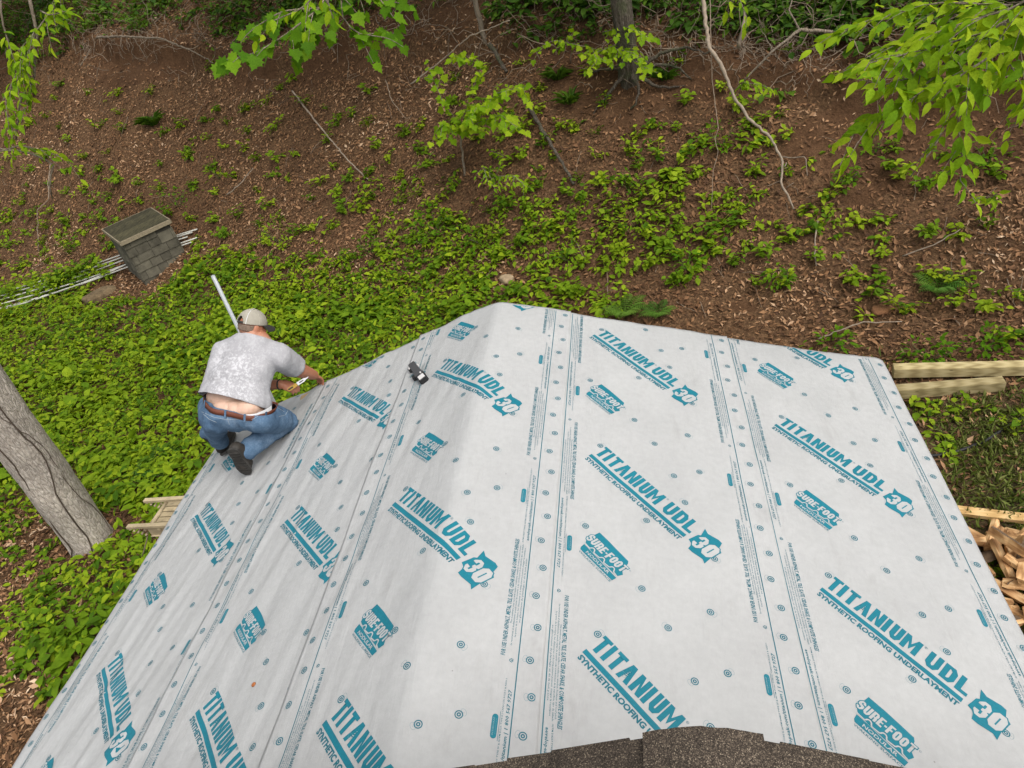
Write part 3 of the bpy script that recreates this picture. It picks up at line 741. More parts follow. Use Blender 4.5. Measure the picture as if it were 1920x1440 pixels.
def maple_template():
    o = [(0, 0), (.02, .17), (-.08, .34), (.14, .33), (.20, .52), (.34, .40), (.50, .50), (.52, .36), (.62, .20), (.72, .24), (.78, .12), (1.0, 0)]
    o = o + [(x, -y) for x, y in o[-2:0:-1]]
    v = [(.34, 0, .0)] + [(x, y, .05 * abs(y) * 2 - .12 * max(x - .5, 0)) for x, y in o]; n = len(o)
    return np.array(v), np.array([(0, 1 + i, 1 + (i + 1) % n) for i in range(n)])
MAPLE_V, MAPLE_F = maple_template()
def unit(a): return a / (np.linalg.norm(a, axis=-1, keepdims=True) + 1e-9)
def leaf_cloud(P, D, Nn, size, tint, V=OVATE_V, F=OVATE_F, wid=None):
    P, D, Nn = map(lambda a: np.asarray(a, float), (P, D, Nn)); size = np.asarray(size, float)
    X = unit(D); Y = unit(np.cross(Nn, X)); Z = np.cross(X, Y)
    w = size if wid is None else size * wid
    verts = P[:, None] + (V[None, :, 0:1] * X[:, None]) * size[:, None, None] + (V[None, :, 1:2] * Y[:, None]) * w[:, None, None] + (V[None, :, 2:3] * Z[:, None]) * size[:, None, None]
    n = len(P); k = len(V)
    faces = F[None] + (np.arange(n) * k)[:, None, None]
    return verts.reshape(-1, 3), faces.reshape(-1, 3), np.repeat(np.asarray(tint, float), k)
def rnd_dir(n): return unit(rng.normal(size=(n, 3)))

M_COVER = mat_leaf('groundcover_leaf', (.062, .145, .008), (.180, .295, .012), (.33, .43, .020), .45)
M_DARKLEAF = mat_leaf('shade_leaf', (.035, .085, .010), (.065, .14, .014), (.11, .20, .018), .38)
M_BRIGHT = mat_leaf('bright_leaf', (.14, .28, .008), (.235, .38, .011), (.35, .47, .02), .52)
M_MAPLE = mat_leaf('maple_leaf', (.065, .165, .006), (.110, .235, .008), (.165, .30, .011), .50)
M_FERN = mat_leaf('fern_leaf', (.06, .15, .02), (.10, .20, .025), (.14, .24, .03), .4)
M_GRASS = mat_leaf('grass_blade', (.075, .11, .02), (.14, .18, .035), (.26, .27, .09), .35)
def mat_litter():
    m, n, l = new_mat('dead_leaf'); b = principled(n, l, .8, .15); at = n.new('ShaderNodeAttribute'); at.attribute_name = 'tint'
    r = ramp(n, l, at.outputs['Fac'], [(0, (.050, .026, .014)), (.3, (.140, .071, .034)), (.55, (.27, .145, .070)), (.8, (.40, .25, .145)), (1, (.58, .43, .29))])
    l.new(r.outputs[0], b.inputs['Base Color']); return m
M_LITTER = mat_litter()
M_TWIG = mat_simple('twig_bark', (.20, .15, .105), .85, .3, 8, bscale=80)
M_DEADWOOD = mat_simple('dead_wood', (.24, .19, .14), .85, .35, 5, bscale=50, stretch=(3, 3, .6))
M_DARKTWIG = mat_simple('dark_twig', (.075, .055, .04), .9, .3, 8)
M_STEM = mat_simple('green_stem', (.09, .10, .035), .8, .2, 10)

def st_to_xy(s, t): k = .33 ** 2 + .944 ** 2; return (.33 * s + .944 * t) / k, (.944 * s - .33 * t) / k
def visible(P, m=90):
    px, d = project(P); return (d > .5) & (px[:, 0] > -m) & (px[:, 0] < 1920 + m) & (px[:, 1] > -m) & (px[:, 1] < 1440 + m)
def under_house(x, y): return (x > xl - .05) & (x < xr + .05) & (y < yb + .05)
KEEP = []                                     # spots to leave clear (centre, radius)
def clear_of(x, y):
    ok = np.ones(len(x), bool)
    for c, r in KEEP: ok &= (x - c[0]) ** 2 + (y - c[1]) ** 2 > r * r
    return ok
def cover_points(n, s0, s1, t0, t1):
    s = rng.uniform(s0, s1, n); t = rng.uniform(t0, t1, n); x, y = st_to_xy(s, t); z = ground_h(x, y)
    P = np.stack([x, y, z], -1); k = visible(P, 620) & ~under_house(x, y); return P[k]

# things stand here, so the carpet leaves them room
SHED_C = hit((292, 505)); KEEP.append((SHED_C, .95))
BIGTREE_C = hit((170, 1018)); KEEP.append((BIGTREE_C, .42))
ROCK1 = hit((190, 552)); KEEP.append((ROCK1, .38))
ROCK2 = hit((950, 528)); KEEP.append((ROCK2, .26))
for q in ((1700, 705), (1760, 703), (1820, 700), (1880, 698), (1930, 696), (1740, 735), (1800, 728), (1860, 722)): KEEP.append((hit(q), .16))
for q in np.linspace(0, 1, 15): KEEP.append((hit((0 + 225 * q, 562 - 60 * q)), 0.05 if (int(q * 14) % 3) else .16))

# ---- leaf litter
def build_litter():
    P = cover_points(900000, -4, 19.5, -30, 11)
    d = np.linalg.norm(P - CAM, axis=1)
    g = green_at(P); x, y = P[:, 0], P[:, 1]; cl = clay_at(x, y); gr = np.clip(grass_at(x, y), 0, 1)
    ws = bank_s(x, y) - crest_s(bank_t(x, y))
    w = (1 - .62 * cl) * (1 - .8 * sstep(6.5, 8.5, g)) * (1 - .75 * gr) * (.55 + .6 * np.clip(N1.fbm(x * 1.1, y * 1.1, 3) + .4, 0, 1)) * (1 - .25 * sstep(.0, .8, ws)) * np.clip(14 / d, .35, 1)
    k = rng.random(len(P)) < w * 1.0; P = P[k]; n = len(P)
    e = .05; gx = (ground_h(P[:, 0] + e, P[:, 1]) - ground_h(P[:, 0] - e, P[:, 1])) / (2 * e); gy = (ground_h(P[:, 0], P[:, 1] + e) - ground_h(P[:, 0], P[:, 1] - e)) / (2 * e)
    Nn = unit(np.stack([-gx, -gy, np.ones(n)], -1) + .38 * rng.normal(size=(n, 3)))
    D = np.cross(Nn, rnd_dir(n))
    P = P + Nn * rng.uniform(.004, .028, n)[:, None]
    size = rng.gamma(7, .0098, n).clip(.035, .12); tint = np.clip(rng.beta(1.25, 1.75, n) * (.8 + .35 * N2(P[:, 0] * .7, P[:, 1] * .7)), 0, 1)
    V, F, T = leaf_cloud(P, D, Nn, size, tint, CHIP_V, CHIP_F, rng.uniform(.55, 1.5, n))
    o = mesh_obj('leaf_litter', V, F, M_LITTER, None, False, {'tint': T}); tag(o, 'dry brown fallen leaves strewn over the bank', 'dead leaves', kind='stuff'); return n
NL = build_litter()

# ---- the green carpet
def whorl(P, up, h, nl, size, tint, lay=.25):
    """leaves spread round a short stalk at each point"""
    n = len(P); idx = np.repeat(np.arange(n), nl); m = len(idx)
    a = rng.uniform(0, 2 * math.pi, m); el = rng.normal(-.12, .35, m)
    D = np.stack([np.cos(a) * np.cos(el), np.sin(a) * np.cos(el), np.sin(el)], -1) - .12 * np.array(CF * [1, 1, 0])
    Nn = unit(np.stack([np.zeros(m), np.zeros(m), np.ones(m)], -1) + lay * rng.normal(size=(m, 3)) + .35 * unit(up[idx] + 1e-6))
    hh = h[idx] * rng.uniform(.55, 1.05, m)
    C = P[idx] + up[idx] * hh[:, None] + D * (size[idx] * rng.uniform(.10, .45, m))[:, None]
    return C, D, Nn, size[idx] * rng.uniform(.65, 1.2, m), np.clip(tint[idx] + rng.normal(0, .13, m), 0, .999)
def build_cover():
    P = cover_points(265000, -4, 20.0, -32, 11); x, y = P[:, 0], P[:, 1]
    g = green_at(P) / 9; d = np.linalg.norm(P - CAM, axis=1); g = np.where(bank_s(P[:, 0], P[:, 1]) - crest_s(bank_t(P[:, 0], P[:, 1])) > .1, np.clip(g * 2.1 + .16, 0, 1), g)
    cl = clay_at(x, y); gr = np.clip(grass_at(x, y), 0, 1); ws = bank_s(x, y) - crest_s(bank_t(x, y))
    clump = N1.fbm(x * 1.15 + 9, y * 1.15, 3) * .55 + N3.fbm(x * 3.3, y * 3.3, 2) * .45
    thr = np.interp(g, [0, .12, .25, .4, .55, .8, 1], [.80, .52, .36, .22, .08, -.42, -.80])
    k = (clump > thr) & (rng.random(len(P)) < np.interp(g, [0, .5, 1], [.26, .38, .56]) * (1 - .85 * cl) * (1 - .55 * gr) * np.clip(15 / d, .4, 1.2)) & clear_of(x, y)
    P = P[k]; g = g[k]; n = len(P); x, y = P[:, 0], P[:, 1]
    up = unit(np.stack([rng.normal(0, .22, n), rng.normal(0, .22, n), np.ones(n)], -1))
    h = (rng.uniform(.03, .10, n) + .26 * sstep(.45, 1, g) * (.35 + .65 * np.clip(N2.fbm(x * .9, y * .9, 3) + .5, 0, 1)) * rng.uniform(.3, 1.1, n))
    size = rng.uniform(.068, .120, n) * (.95 + .45 * (N3(x * 1.3, y * 1.3) > .35)); tint = np.clip(.44 + .62 * N2.fbm(x * .75, y * .75, 3) + .24 * rng.normal(size=n) + .25 * (h - .12), 0.02, .95)
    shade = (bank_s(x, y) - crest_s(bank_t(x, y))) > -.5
    tot = 0
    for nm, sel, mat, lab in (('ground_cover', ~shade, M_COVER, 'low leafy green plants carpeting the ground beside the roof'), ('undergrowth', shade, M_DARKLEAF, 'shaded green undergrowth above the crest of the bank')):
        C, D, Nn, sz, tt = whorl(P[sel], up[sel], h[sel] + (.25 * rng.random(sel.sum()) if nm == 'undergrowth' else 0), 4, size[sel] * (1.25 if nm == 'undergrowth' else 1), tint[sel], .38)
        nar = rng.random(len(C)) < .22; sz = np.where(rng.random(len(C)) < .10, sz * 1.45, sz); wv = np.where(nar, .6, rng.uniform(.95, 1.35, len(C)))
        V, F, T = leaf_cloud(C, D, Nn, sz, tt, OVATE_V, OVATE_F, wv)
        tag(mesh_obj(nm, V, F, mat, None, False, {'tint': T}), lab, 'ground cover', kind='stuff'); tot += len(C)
    return tot
NG = build_cover()

# ---- grass on the trampled ground to the right, with a few yellow flower heads
def build_grass():
    P = cover_points(230000, 1, 8.6, -2.5, 10.5); x, y = P[:, 0], P[:, 1]; w = np.clip(grass_at(x, y), 0, 1) * (.35 + .9 * np.clip(N1.fbm(x * 1.6, y * 1.6, 3) + .35, 0, 1))
    P = P[(rng.random(len(P)) < w * .9) & clear_of(x, y)]; n = len(P)
    D = unit(np.stack([rng.normal(0, .8, n), rng.normal(0, .8, n), rng.uniform(.25, 1.2, n)], -1)); Nn = rnd_dir(n)
    V, F, T = leaf_cloud(P, D, Nn, rng.uniform(.05, .15, n), rng.random(n), CHIP_V * [1, .26, 1.6], CHIP_F)
    tag(mesh_obj('grass', V, F, M_GRASS, None, False, {'tint': T}), 'thin trampled grass on the level ground at the right', 'grass', kind='stuff')
build_grass()

# ---- twigs scattered in the litter and the bare brush tangle along the crest
def crooked(a, b, n=6, amp=.06):
    a, b = np.array(a, float), np.array(b, float); L = np.linalg.norm(b - a); t = np.linspace(0, 1, n)[:, None]
    w = np.cumsum(rng.normal(size=(n, 3)), 0); w -= w[0] + (w[-1] - w[0]) * t
    return a + (b - a) * t + w * amp * L / math.sqrt(n)
def build_twigs():
    m = MB(); P = cover_points(1500, 8.4, 14, -22, 7)
    P = P[clear_of(P[:, 0], P[:, 1])][:330]
    for p in P:
        a = rng.uniform(0, 6.28); L = rng.uniform(.12, .55); q = p + L * np.array([math.cos(a), math.sin(a), 0]); q[2] = ground_h(q[0], q[1])
        pts = crooked(p + [0, 0, .02], q + [0, 0, .03], 5, .12); r = rng.uniform(.002, .006)
        m.tube(pts, [r, r, r * .9, r * .7, r * .4], 5, rng.random())
    o = m.build('fallen_twigs', M_TWIG); tag(o, 'thin fallen twigs lying among the dead leaves', 'twigs', kind='stuff')
    m = MB(); n = 0
    for _ in range(2600):
        px = rng.uniform(-20, 1940); py = rng.normal(50, 50)
        dens = np.interp(px, [0, 150, 330, 480, 700, 900, 1150, 1300, 1560, 1750, 1920], [.5, 1, .9, .4, .3, .4, .8, 1, 1, .6, .5])
        if py < -40 or py > 190 or rng.random() > dens: continue
        p = hit((px, py)); d = np.linalg.norm(p - CAM); s = 11 / FPX * 100 / 100
        L = rng.uniform(.25, 1.1); a = rng.uniform(0, 6.28); e = rng.uniform(-.5, .9)
        q = p + L * np.array([math.cos(a) * math.cos(e), math.sin(a) * math.cos(e), math.sin(e)]); q[2] = max(q[2], ground_h(q[0], q[1]) + .02)
        pts = crooked(p, q, 8, .22); pts[:, 2] += .10 * np.sin(np.linspace(0, math.pi, 8)) * rng.uniform(-.2, 1); r = rng.uniform(.0035, .010)
        m.tube(pts, list(np.linspace(r, r * .35, 8)), 5, rng.random()); n += 1
        if n > 900: break
    tag(m.build('brush_tangle', M_TWIG), 'tangle of bare grey-brown twigs along the crest of the bank', 'brush', kind='stuff')
    # fine roots hanging over the cut in the clay
    m = MB()
    for px0, px1, py0, cnt in ((190, 300, 62, 46), (1200, 1330, 95, 24), (1380, 1500, 85, 30), (120, 190, 70, 14), (700, 800, 20, 8)):
        for _ in range(cnt):
            p = hit((rng.uniform(px0, px1), py0 + rng.normal(0, 10))) + np.array([0, -.03, .05]); L = rng.uniform(.15, .65)
            q = p + np.array([rng.normal(0, .10), -.08 - rng.uniform(0, .12), -L * .8]); pts = crooked(p, q, 7, .16); r = rng.uniform(.003, .009)
            g = ground_h(pts[:, 0], pts[:, 1]) + .015; pts[:, 2] = np.maximum(pts[:, 2], g)
            m.tube(pts, list(np.linspace(r, r * .4, 7)), 5, rng.random())
    tag(m.build('hanging_roots', M_DEADWOOD), 'pale fine roots hanging over the bare clay cut', 'roots', kind='stuff')
build_twigs()

# ---- trees, saplings, shrubs -----------------------------------------------------------
def template_mesh(name, V, F, mat):
    me = bpy.data.meshes.new(name); me.from_pydata([tuple(v) for v in V], [], [tuple(f) for f in F.tolist()]); me.materials.append(mat)
    me.polygons.foreach_set('use_smooth', np.ones(len(F), bool)); return me
ME_BROAD = template_mesh('leaf', BROAD_V * [1, .72, 1], BROAD_F, M_BRIGHT); ME_MAPLE = template_mesh('leaf', MAPLE_V, MAPLE_F, M_MAPLE); ME_MAPLEB = template_mesh('leaf', MAPLE_V, MAPLE_F, M_BRIGHT)
ME_OVATE = template_mesh('leaf', BROAD_V * [1, .72, 1], BROAD_F, M_BRIGHT); ME_OVMID = template_mesh('leaf', BROAD_V * [1, .9, 1], BROAD_F, M_MAPLE)
def leaf_parts(root, P, D, Nn, size, me, cap=300):
    """the largest leaves in view become parts of their own, the others one joined part"""
    P, D, Nn, size = map(np.asarray, (P, D, Nn, size)); 
    if len(P) == 0: return
    px, d = project(P); show = size * FPX / np.maximum(d, .3) * ((px[:, 0] > -25) & (px[:, 0] < 1945) & (px[:, 1] > -25) & (px[:, 1] < 1465) & (d > .3))
    order = np.argsort(-show); sing = order[:cap]; sing = sing[show[sing] > 8]
    X = unit(D); Y = unit(np.cross(Nn, X)); Z = np.cross(X, Y)
    off = np.array(root.location)
    for i in sing:
        o = bpy.data.objects.new('leaf', me); COL.objects.link(o); o.parent = root; s = float(size[i])
        o.matrix_basis = Matrix(((X[i, 0] * s, Y[i, 0] * s, Z[i, 0] * s, P[i, 0] - off[0]), (X[i, 1] * s, Y[i, 1] * s, Z[i, 1] * s, P[i, 1] - off[1]), (X[i, 2] * s, Y[i, 2] * s, Z[i, 2] * s, P[i, 2] - off[2]), (0, 0, 0, 1)))
    rest = np.setdiff1d(np.arange(len(P)), sing)
    if len(rest):
        tv = np.array([v.co[:] for v in me.vertices]); tf = np.array([tuple(p.vertices) for p in me.polygons])
        V, F, T = leaf_cloud(P[rest], D[rest], Nn[rest], size[rest], rng.random(len(rest)), tv, tf)
        o = mesh_obj('foliage', V, F, me.materials[0], None, True, {'tint': T}); place(o, root); o['kind'] = 'stuff'
def resample(pts, step):
    pts = np.asarray(pts, float); L = np.concatenate([[0], np.cumsum(np.linalg.norm(np.diff(pts, axis=0), axis=1))]); n = max(3, int(L[-1] / step) + 1)
    q = np.linspace(0, L[-1], n); return np.stack([np.interp(q, L, pts[:, i]) for i in range(3)], -1)
def grow(root, twigs, size, wood, droop=.35, gap=.6, r0=.006, flat=.8, jitter=.3):
    """twigs: (points, side shoots per metre, shoot length); returns leaf arrays, adds the wood to MB wood"""
    P, D, Nn, S = [], [], [], []
    def leafy(pts, sz, r):
        pts = resample(pts, sz * gap); t = unit(np.gradient(pts, axis=0))
        wood.tube(pts, list(np.linspace(r, r * .45, len(pts))), 5, rng.random(), cap=False)
        for i in range(len(pts)):
            last = i == len(pts) - 1
            side = np.cross(t[i], [0, 0, 1.0]); side = side / (np.linalg.norm(side) + 1e-6) * (1 if i % 2 else -1)
            d = t[i] * (1.0 if last else .55) + side * (0 if last else .85) + np.array([0, 0, -droop]) + rng.normal(0, jitter * .6, 3)
            P.append(pts[i] + rng.normal(0, .006, 3)); D.append(d); Nn.append(np.array([0, 0, flat]) + rng.normal(0, jitter, 3) - .75 * np.array(CF * [1, 1, 0])); S.append(sz * rng.uniform(.66, 1.12))
    for pts, per_m, sl in twigs:
        pts = resample(pts, .05); L = np.linalg.norm(np.diff(pts, axis=0), axis=1).sum(); n = max(1, int(per_m * L)); t = unit(np.gradient(pts, axis=0))
        leafy(pts[len(pts) // 3:], size, r0)
        wood.tube(pts[: len(pts) // 3 + 1], r0, 6, rng.random(), cap=False)
        for k in range(n):
            i = min(len(pts) - 1, int((k + .5 + rng.uniform(-.3, .3)) / n * len(pts))); side = np.cross(t[i], [0, 0, 1.0]); side = side / (np.linalg.norm(side) + 1e-6) * (1 if k % 2 else -1)
            d = unit(t[i] * .75 + side * .8 + np.array([0, 0, rng.uniform(-.45, .15)]) + rng.normal(0, .18, 3)); l = sl * rng.uniform(.55, 1.15)
            q = pts[i] + d * l + np.array([0, 0, -.18 * l]); leafy(np.stack([pts[i], (pts[i] + q) / 2 + [0, 0, .05 * l], q]), size * .95, r0 * .55)
    return np.array(P), np.array(D), np.array(Nn), np.array(S)
def pd(*seq): return [pdist((a, b), d) for a, b, d in seq]

# ---- single low plants dotted over the bank
def plant_variant(seed):
    r = np.random.default_rng(seed); nst = int(r.integers(3, 7)); P, D, Nn, S = [], [], [], []; m = MB()
    for _ in range(nst):
        a = r.uniform(0, 6.28); L = r.uniform(.10, .26); e = r.uniform(.5, 1.3); d = np.array([math.cos(a) * math.cos(e), math.sin(a) * math.cos(e), math.sin(e)]); tip = d * L
        m.tube([np.zeros(3), tip * .55 + [0, 0, .02], tip], [.004, .003, .002], 4)
        for t in (.45, .72, 1.0):
            for k in range(int(r.integers(2, 5)) if t == 1 else 2):
                b = a + k * (2.1 if t == 1 else 3.14) + r.normal(0, .5); q = np.array([math.cos(b), math.sin(b), r.normal(-.15, .25)])
                P.append(tip * t + q * .012); D.append(q + .25 * d); Nn.append(np.array([0, 0, 1.0]) + r.normal(0, .3, 3)); S.append(r.uniform(.065, .105))
    n = len(P); V, F, T = leaf_cloud(np.array(P), np.array(D), np.array(Nn), np.array(S), r.uniform(.1, .9, n) * .5, OVATE_V, OVATE_F, r.uniform(1.0, 1.35, n))
    b = len(V); V = np.concatenate([V, np.array(m.v)]); fl = [tuple(f) for f in F.tolist()] + [tuple(b + i for i in f) for f in m.f]
    me = bpy.data.meshes.new('low_plant'); me.from_pydata([tuple(v) for v in V], [], fl); at = me.attributes.new('tint', 'FLOAT', 'POINT'); at.data.foreach_set('value', np.concatenate([T, np.zeros(len(m.v))]).astype(np.float32)); me.materials.append(M_COVER); return me
VARIANTS = [plant_variant(50 + i) for i in range(14)]
ZONES = [(0, 400, 0, 330, 'low plant on the shaded upper left bank'), (400, 760, 0, 380, 'low plant on the bank below the hanging maple branch'), (760, 1060, 0, 400, 'low plant around the spreading maple sapling'),
         (1060, 1320, 0, 260, 'low plant on clay near the lichen-spotted tree'), (1320, 1560, 0, 400, 'low plant around the long pale dead branch'), (1560, 1921, 0, 420, 'low plant in the shade below the broad-leaved tree'),
         (1060, 1320, 260, 430, 'low plant on the middle of the bank by the yellow-green shrub'), (0, 400, 330, 620, 'low plant around the shingled well house'), (400, 760, 380, 640, 'low plant on litter between the well house and the bushes'),
         (760, 1060, 400, 620, 'low plant on litter behind the roof peak'), (1060, 1450, 400, 640, 'low plant on litter behind the middle of the right slope'), (1450, 1921, 420, 700, 'low plant on litter around the feathery fern and timbers')]
def dot_plants():
    P = cover_points(26000, 8.0, 13.2, -22, 8); x, y = P[:, 0], P[:, 1]; g = green_at(P) / 9; cl = clay_at(x, y); px, d = project(P)
    w = np.interp(g, [0, .1, .22, .33, .5, .65, .8, 1], [.03, .12, .35, .6, .9, .8, .2, 0]) * (1 - .7 * cl) * (d / 12) ** 1.0
    idx = np.nonzero((rng.random(len(P)) < w) & (px[:, 0] > -10) & (px[:, 0] < 1930) & (px[:, 1] > -10) & (bank_s(x, y) < crest_s(bank_t(x, y)) - .1) & clear_of(x, y))[0]; rng.shuffle(idx); got = []
    for i in idx:
        p = P[i]; q = px[i]
        if any((q[0] - r[0]) ** 2 + (q[1] - r[1]) ** 2 < 30 ** 2 for r in got): continue
        if q[1] > 560 and 560 < q[0] < 1660: continue
        got.append(q); n = gnormal(p[0], p[1]); o = bpy.data.objects.new('low_plant', VARIANTS[int(rng.integers(14))]); COL.objects.link(o)
        o.location = p + [0, 0, -.01]; s = rng.uniform(.75, 1.35); o.scale = (s, s, s); o.rotation_euler = (rng.normal(0, .15), rng.normal(0, .15) + .15, rng.uniform(0, 6.28))
        for a, b, c, e, lab in ZONES:
            if a <= q[0] < b and c <= q[1] < e: tag(o, lab, 'plant', 'low plants dotted over the bank'); break
        else: tag(o, 'low plant at the rim of the green carpet', 'plant', 'low plants dotted over the bank')
        if len(got) >= 285: break
    for q in [(q_ * 225 + rng.normal(0, 6), 566 - 62 * q_ + rng.normal(0, 9)) for q_ in (.04, .12, .2, .42, .46, .5, .55, .6, .64, .7, .76, .38, .15, .9, .02, .08, .24, .33, .44, .48, .53, .58, .62, .67, .73, .8, .85)]:
        p = hit(q); o = bpy.data.objects.new('low_plant', VARIANTS[int(rng.integers(14))]); COL.objects.link(o); o.location = p; o.scale = (1.5,) * 3; o.rotation_euler = (0, 0, rng.uniform(0, 6.28)); tag(o, 'low plant growing over the white plastic pipes', 'plant', 'low plants dotted over the bank')
    print('low plants', len(got))
dot_plants()
# ================================================================== trees
def mat_bark(name, cols, scale=(16, 16, 4.5), bstr=1.0, moss=None):
    m, n, l = new_mat(name); b = principled(n, l, .9, .2)
    tc = n.new('ShaderNodeTexCoord'); mp = n.new('ShaderNodeMapping'); mp.inputs['Scale'].default_value = scale; l.new(tc.outputs['Object'], mp.inputs[0])
    t = noise_node(n, l, 3.2, 8, mp.outputs[0], .7, .6); t2 = noise_node(n, l, 2.2, 5, tc.outputs['Object'], .6)
    v = n.new('ShaderNodeTexVoronoi'); v.feature = 'DISTANCE_TO_EDGE'; v.inputs['Scale'].default_value = 2.2; l.new(mixc(n, l, .25, mp.outputs[0], t.outputs[1]), v.inputs['Vector'])
    r = ramp(n, l, t.outputs[0], [(.2, cols[0]), (.48, cols[1]), (.75, cols[2])])
    e = ramp(n, l, v.outputs['Distance'], [(0, .72), (.10, 1.0)])
    c = mixc(n, l, 1.0, r.outputs[0], e.outputs[0], 'MULTIPLY')
    c = mixc(n, l, 1.0, c, ramp(n, l, t2.outputs[0], [(.3, .72), (.65, 1.15)]).outputs[0], 'MULTIPLY')
    if moss: c = mixc(n, l, ramp(n, l, noise_node(n, l, 4, 6, tc.outputs['Object'], .7).outputs[0], [(.5, 0.0), (.62, moss[1])]).outputs[0], c, moss[0])
    l.new(c, b.inputs['Base Color'])
    h = math_node(n, l, 'ADD', math_node(n, l, 'MINIMUM', v.outputs['Distance'], .2), math_node(n, l, 'MULTIPLY', t.outputs[0], .5))
    l.new(bump(n, l, h, bstr, .03), b.inputs['Normal']); return m
M_BARK = mat_bark('grey_bark', ((.23, .19, .155), (.43, .375, .32), (.63, .575, .51)))
M_BARK2 = mat_bark('mossy_bark', ((.028, .022, .016), (.070, .055, .040), (.20, .175, .14)), moss=((.05, .062, .025), .6))
M_BARKTHIN = mat_bark('thin_bark', ((.10, .075, .05), (.20, .16, .115), (.33, .28, .22)), (14, 14, 4))
def trunk_mesh(path, radii, nseg=44, rough=.035, flare=None, name='trunk', mat=None, root=None, ring=0.0):
    path = resample(path, .06); m = len(path); L = np.linspace(0, 1, m); R = np.interp(L, np.linspace(0, 1, len(radii)), radii)
    V = []; up = np.array([0, 1., 0])
    for i in range(m):
        t = unit(path[min(i + 1, m - 1)] - path[max(i - 1, 0)]); b = unit(np.cross(t, up)); up = np.cross(b, t)
        a = np.linspace(0, 2 * math.pi, nseg, endpoint=False); z = path[i, 2]
        r = R[i] * (1 + rough * N1(a / (2 * math.pi) * 16, z * 1.3) + rough * .8 * N2(np.cos(a) * 2.5 + 5, np.sin(a) * 2.5 + z * .5) + ring * N3(z * 2.6, np.cos(a) * .7) + rough * .42 * N4(a / (2 * math.pi) * 46, z * 5.5) + rough * .30 * N3(a / (2 * math.pi) * 80, z * 14))
        if flare: r = r * (1 + flare * np.exp(-(z - path[0, 2]) / .22) * (.6 + .6 * np.sin(a * 5 + 1)))
        V.append(path[i] + r[:, None] * (np.cos(a)[:, None] * b + np.sin(a)[:, None] * up))
    V = np.concatenate(V); i, k = np.meshgrid(np.arange(m - 1), np.arange(nseg), indexing='ij')
    F = np.stack([i * nseg + k, i * nseg + (k + 1) % nseg, (i + 1) * nseg + (k + 1) % nseg, (i + 1) * nseg + k], -1).reshape(-1, 4)
    o = mesh_obj(name, V, F, mat, None, True, {'tint': np.zeros(len(V))}); place(o, root); return path, R
def unseen_crown(root, c, rad, n, size, mat, name='unseen_crown'):
    u = rnd_dir(n) * (rng.random(n) ** (1 / 2.2))[:, None]; P = np.array(c) + u * np.array(rad)
    keep = N1.fbm(P[:, 0] * .8, P[:, 1] * .8 + P[:, 2] * .9, 2) > -.12; P = P[keep]; n = len(P)
    D = rnd_dir(n) - [0, 0, .4]; Nn = np.array([0, 0, .9]) + rng.normal(0, .45, (n, 3))
    V, F, T = leaf_cloud(P, D, Nn, rng.uniform(.7, 1.2, n) * size, rng.random(n), OVATE_V, OVATE_F)
    o = mesh_obj(name, V, F, mat, None, False, {'tint': T}); place(o, root); o['kind'] = 'stuff'
def wood_obj(mb, root, mat, name='branch'):
    if mb.v: return mb.build(name, mat, root, True)

# big pale trunk close to the left eave
root = thing('large_tree', 'thick pale grey tree trunk wrapped with thin dark vines at the left edge', 'tree', BIGTREE_C)
b0 = BIGTREE_C + np.array([-.02, .03, -.15])
tp, tr = trunk_mesh([b0, b0 + [.20, .0, 2], b0 + [.48, .02, 4.5], b0 + [.7, .1, 7], b0 + [1.0, .2, 10.5]], [.268, .258, .252, .24, .20], 150, .036, .12, 'trunk', M_BARK, root, .04)
for k, (a0, tw, zz) in enumerate(((5.4, 1.5, 6.0), (4.5, -.5, 5.5), (.3, -1.9, 4.5))):
    mb = MB(); pts = []; zs = np.linspace(.0, zz, 42); wob = np.cumsum(rng.normal(0, .10, 42))
    for j, z in enumerate(zs):
        i = np.argmin(abs(tp[:, 2] - (tp[0, 2] + z + .15))); a = a0 + tw * z / zz + wob[j] * .5 + .1 * math.sin(z * 5)
        pts.append(tp[i] + (tr[i] * 1.01 + .006 + (.06 if z < .1 else 0)) * np.array([math.cos(a), math.sin(a), 0]) + [0, 0, 0])
    mb.tube(pts, list(np.linspace(.0085, .004, 42) * (1.1 if k < 2 else .6)), 6); mb.build('vine', M_DARKTWIG, root, True)
mb = MB(); P, D, Nn, S = [], [], [], []
for _ in range(70):
    z = rng.uniform(.2, 4.5); i = np.argmin(abs(tp[:, 2] - (tp[0, 2] + z))); a = rng.normal(3.9, .22); n_ = np.array([math.cos(a), math.sin(a), 0])
    P.append(tp[i] + n_ * (tr[i] + .02)); D.append(np.array([rng.normal(0, .4), rng.normal(0, .4), -1])); Nn.append(n_ + [0, 0, .3]); S.append(rng.uniform(.03, .07))
V, F, T = leaf_cloud(np.array(P), np.array(D), np.array(Nn), np.array(S), rng.random(len(P)))
o = mesh_obj('ivy', V, F, M_DARKLEAF, None, False, {'tint': T}); place(o, root); o['kind'] = 'stuff'
unseen_crown(root, b0 + [-.8, .6, 11.5], (3.0, 3.0, 1.8), 1600, .30, M_COVER)

def pk(px, py, k): p = (px, py); return pdist(p, k * np.linalg.norm(hit(p) - CAM))
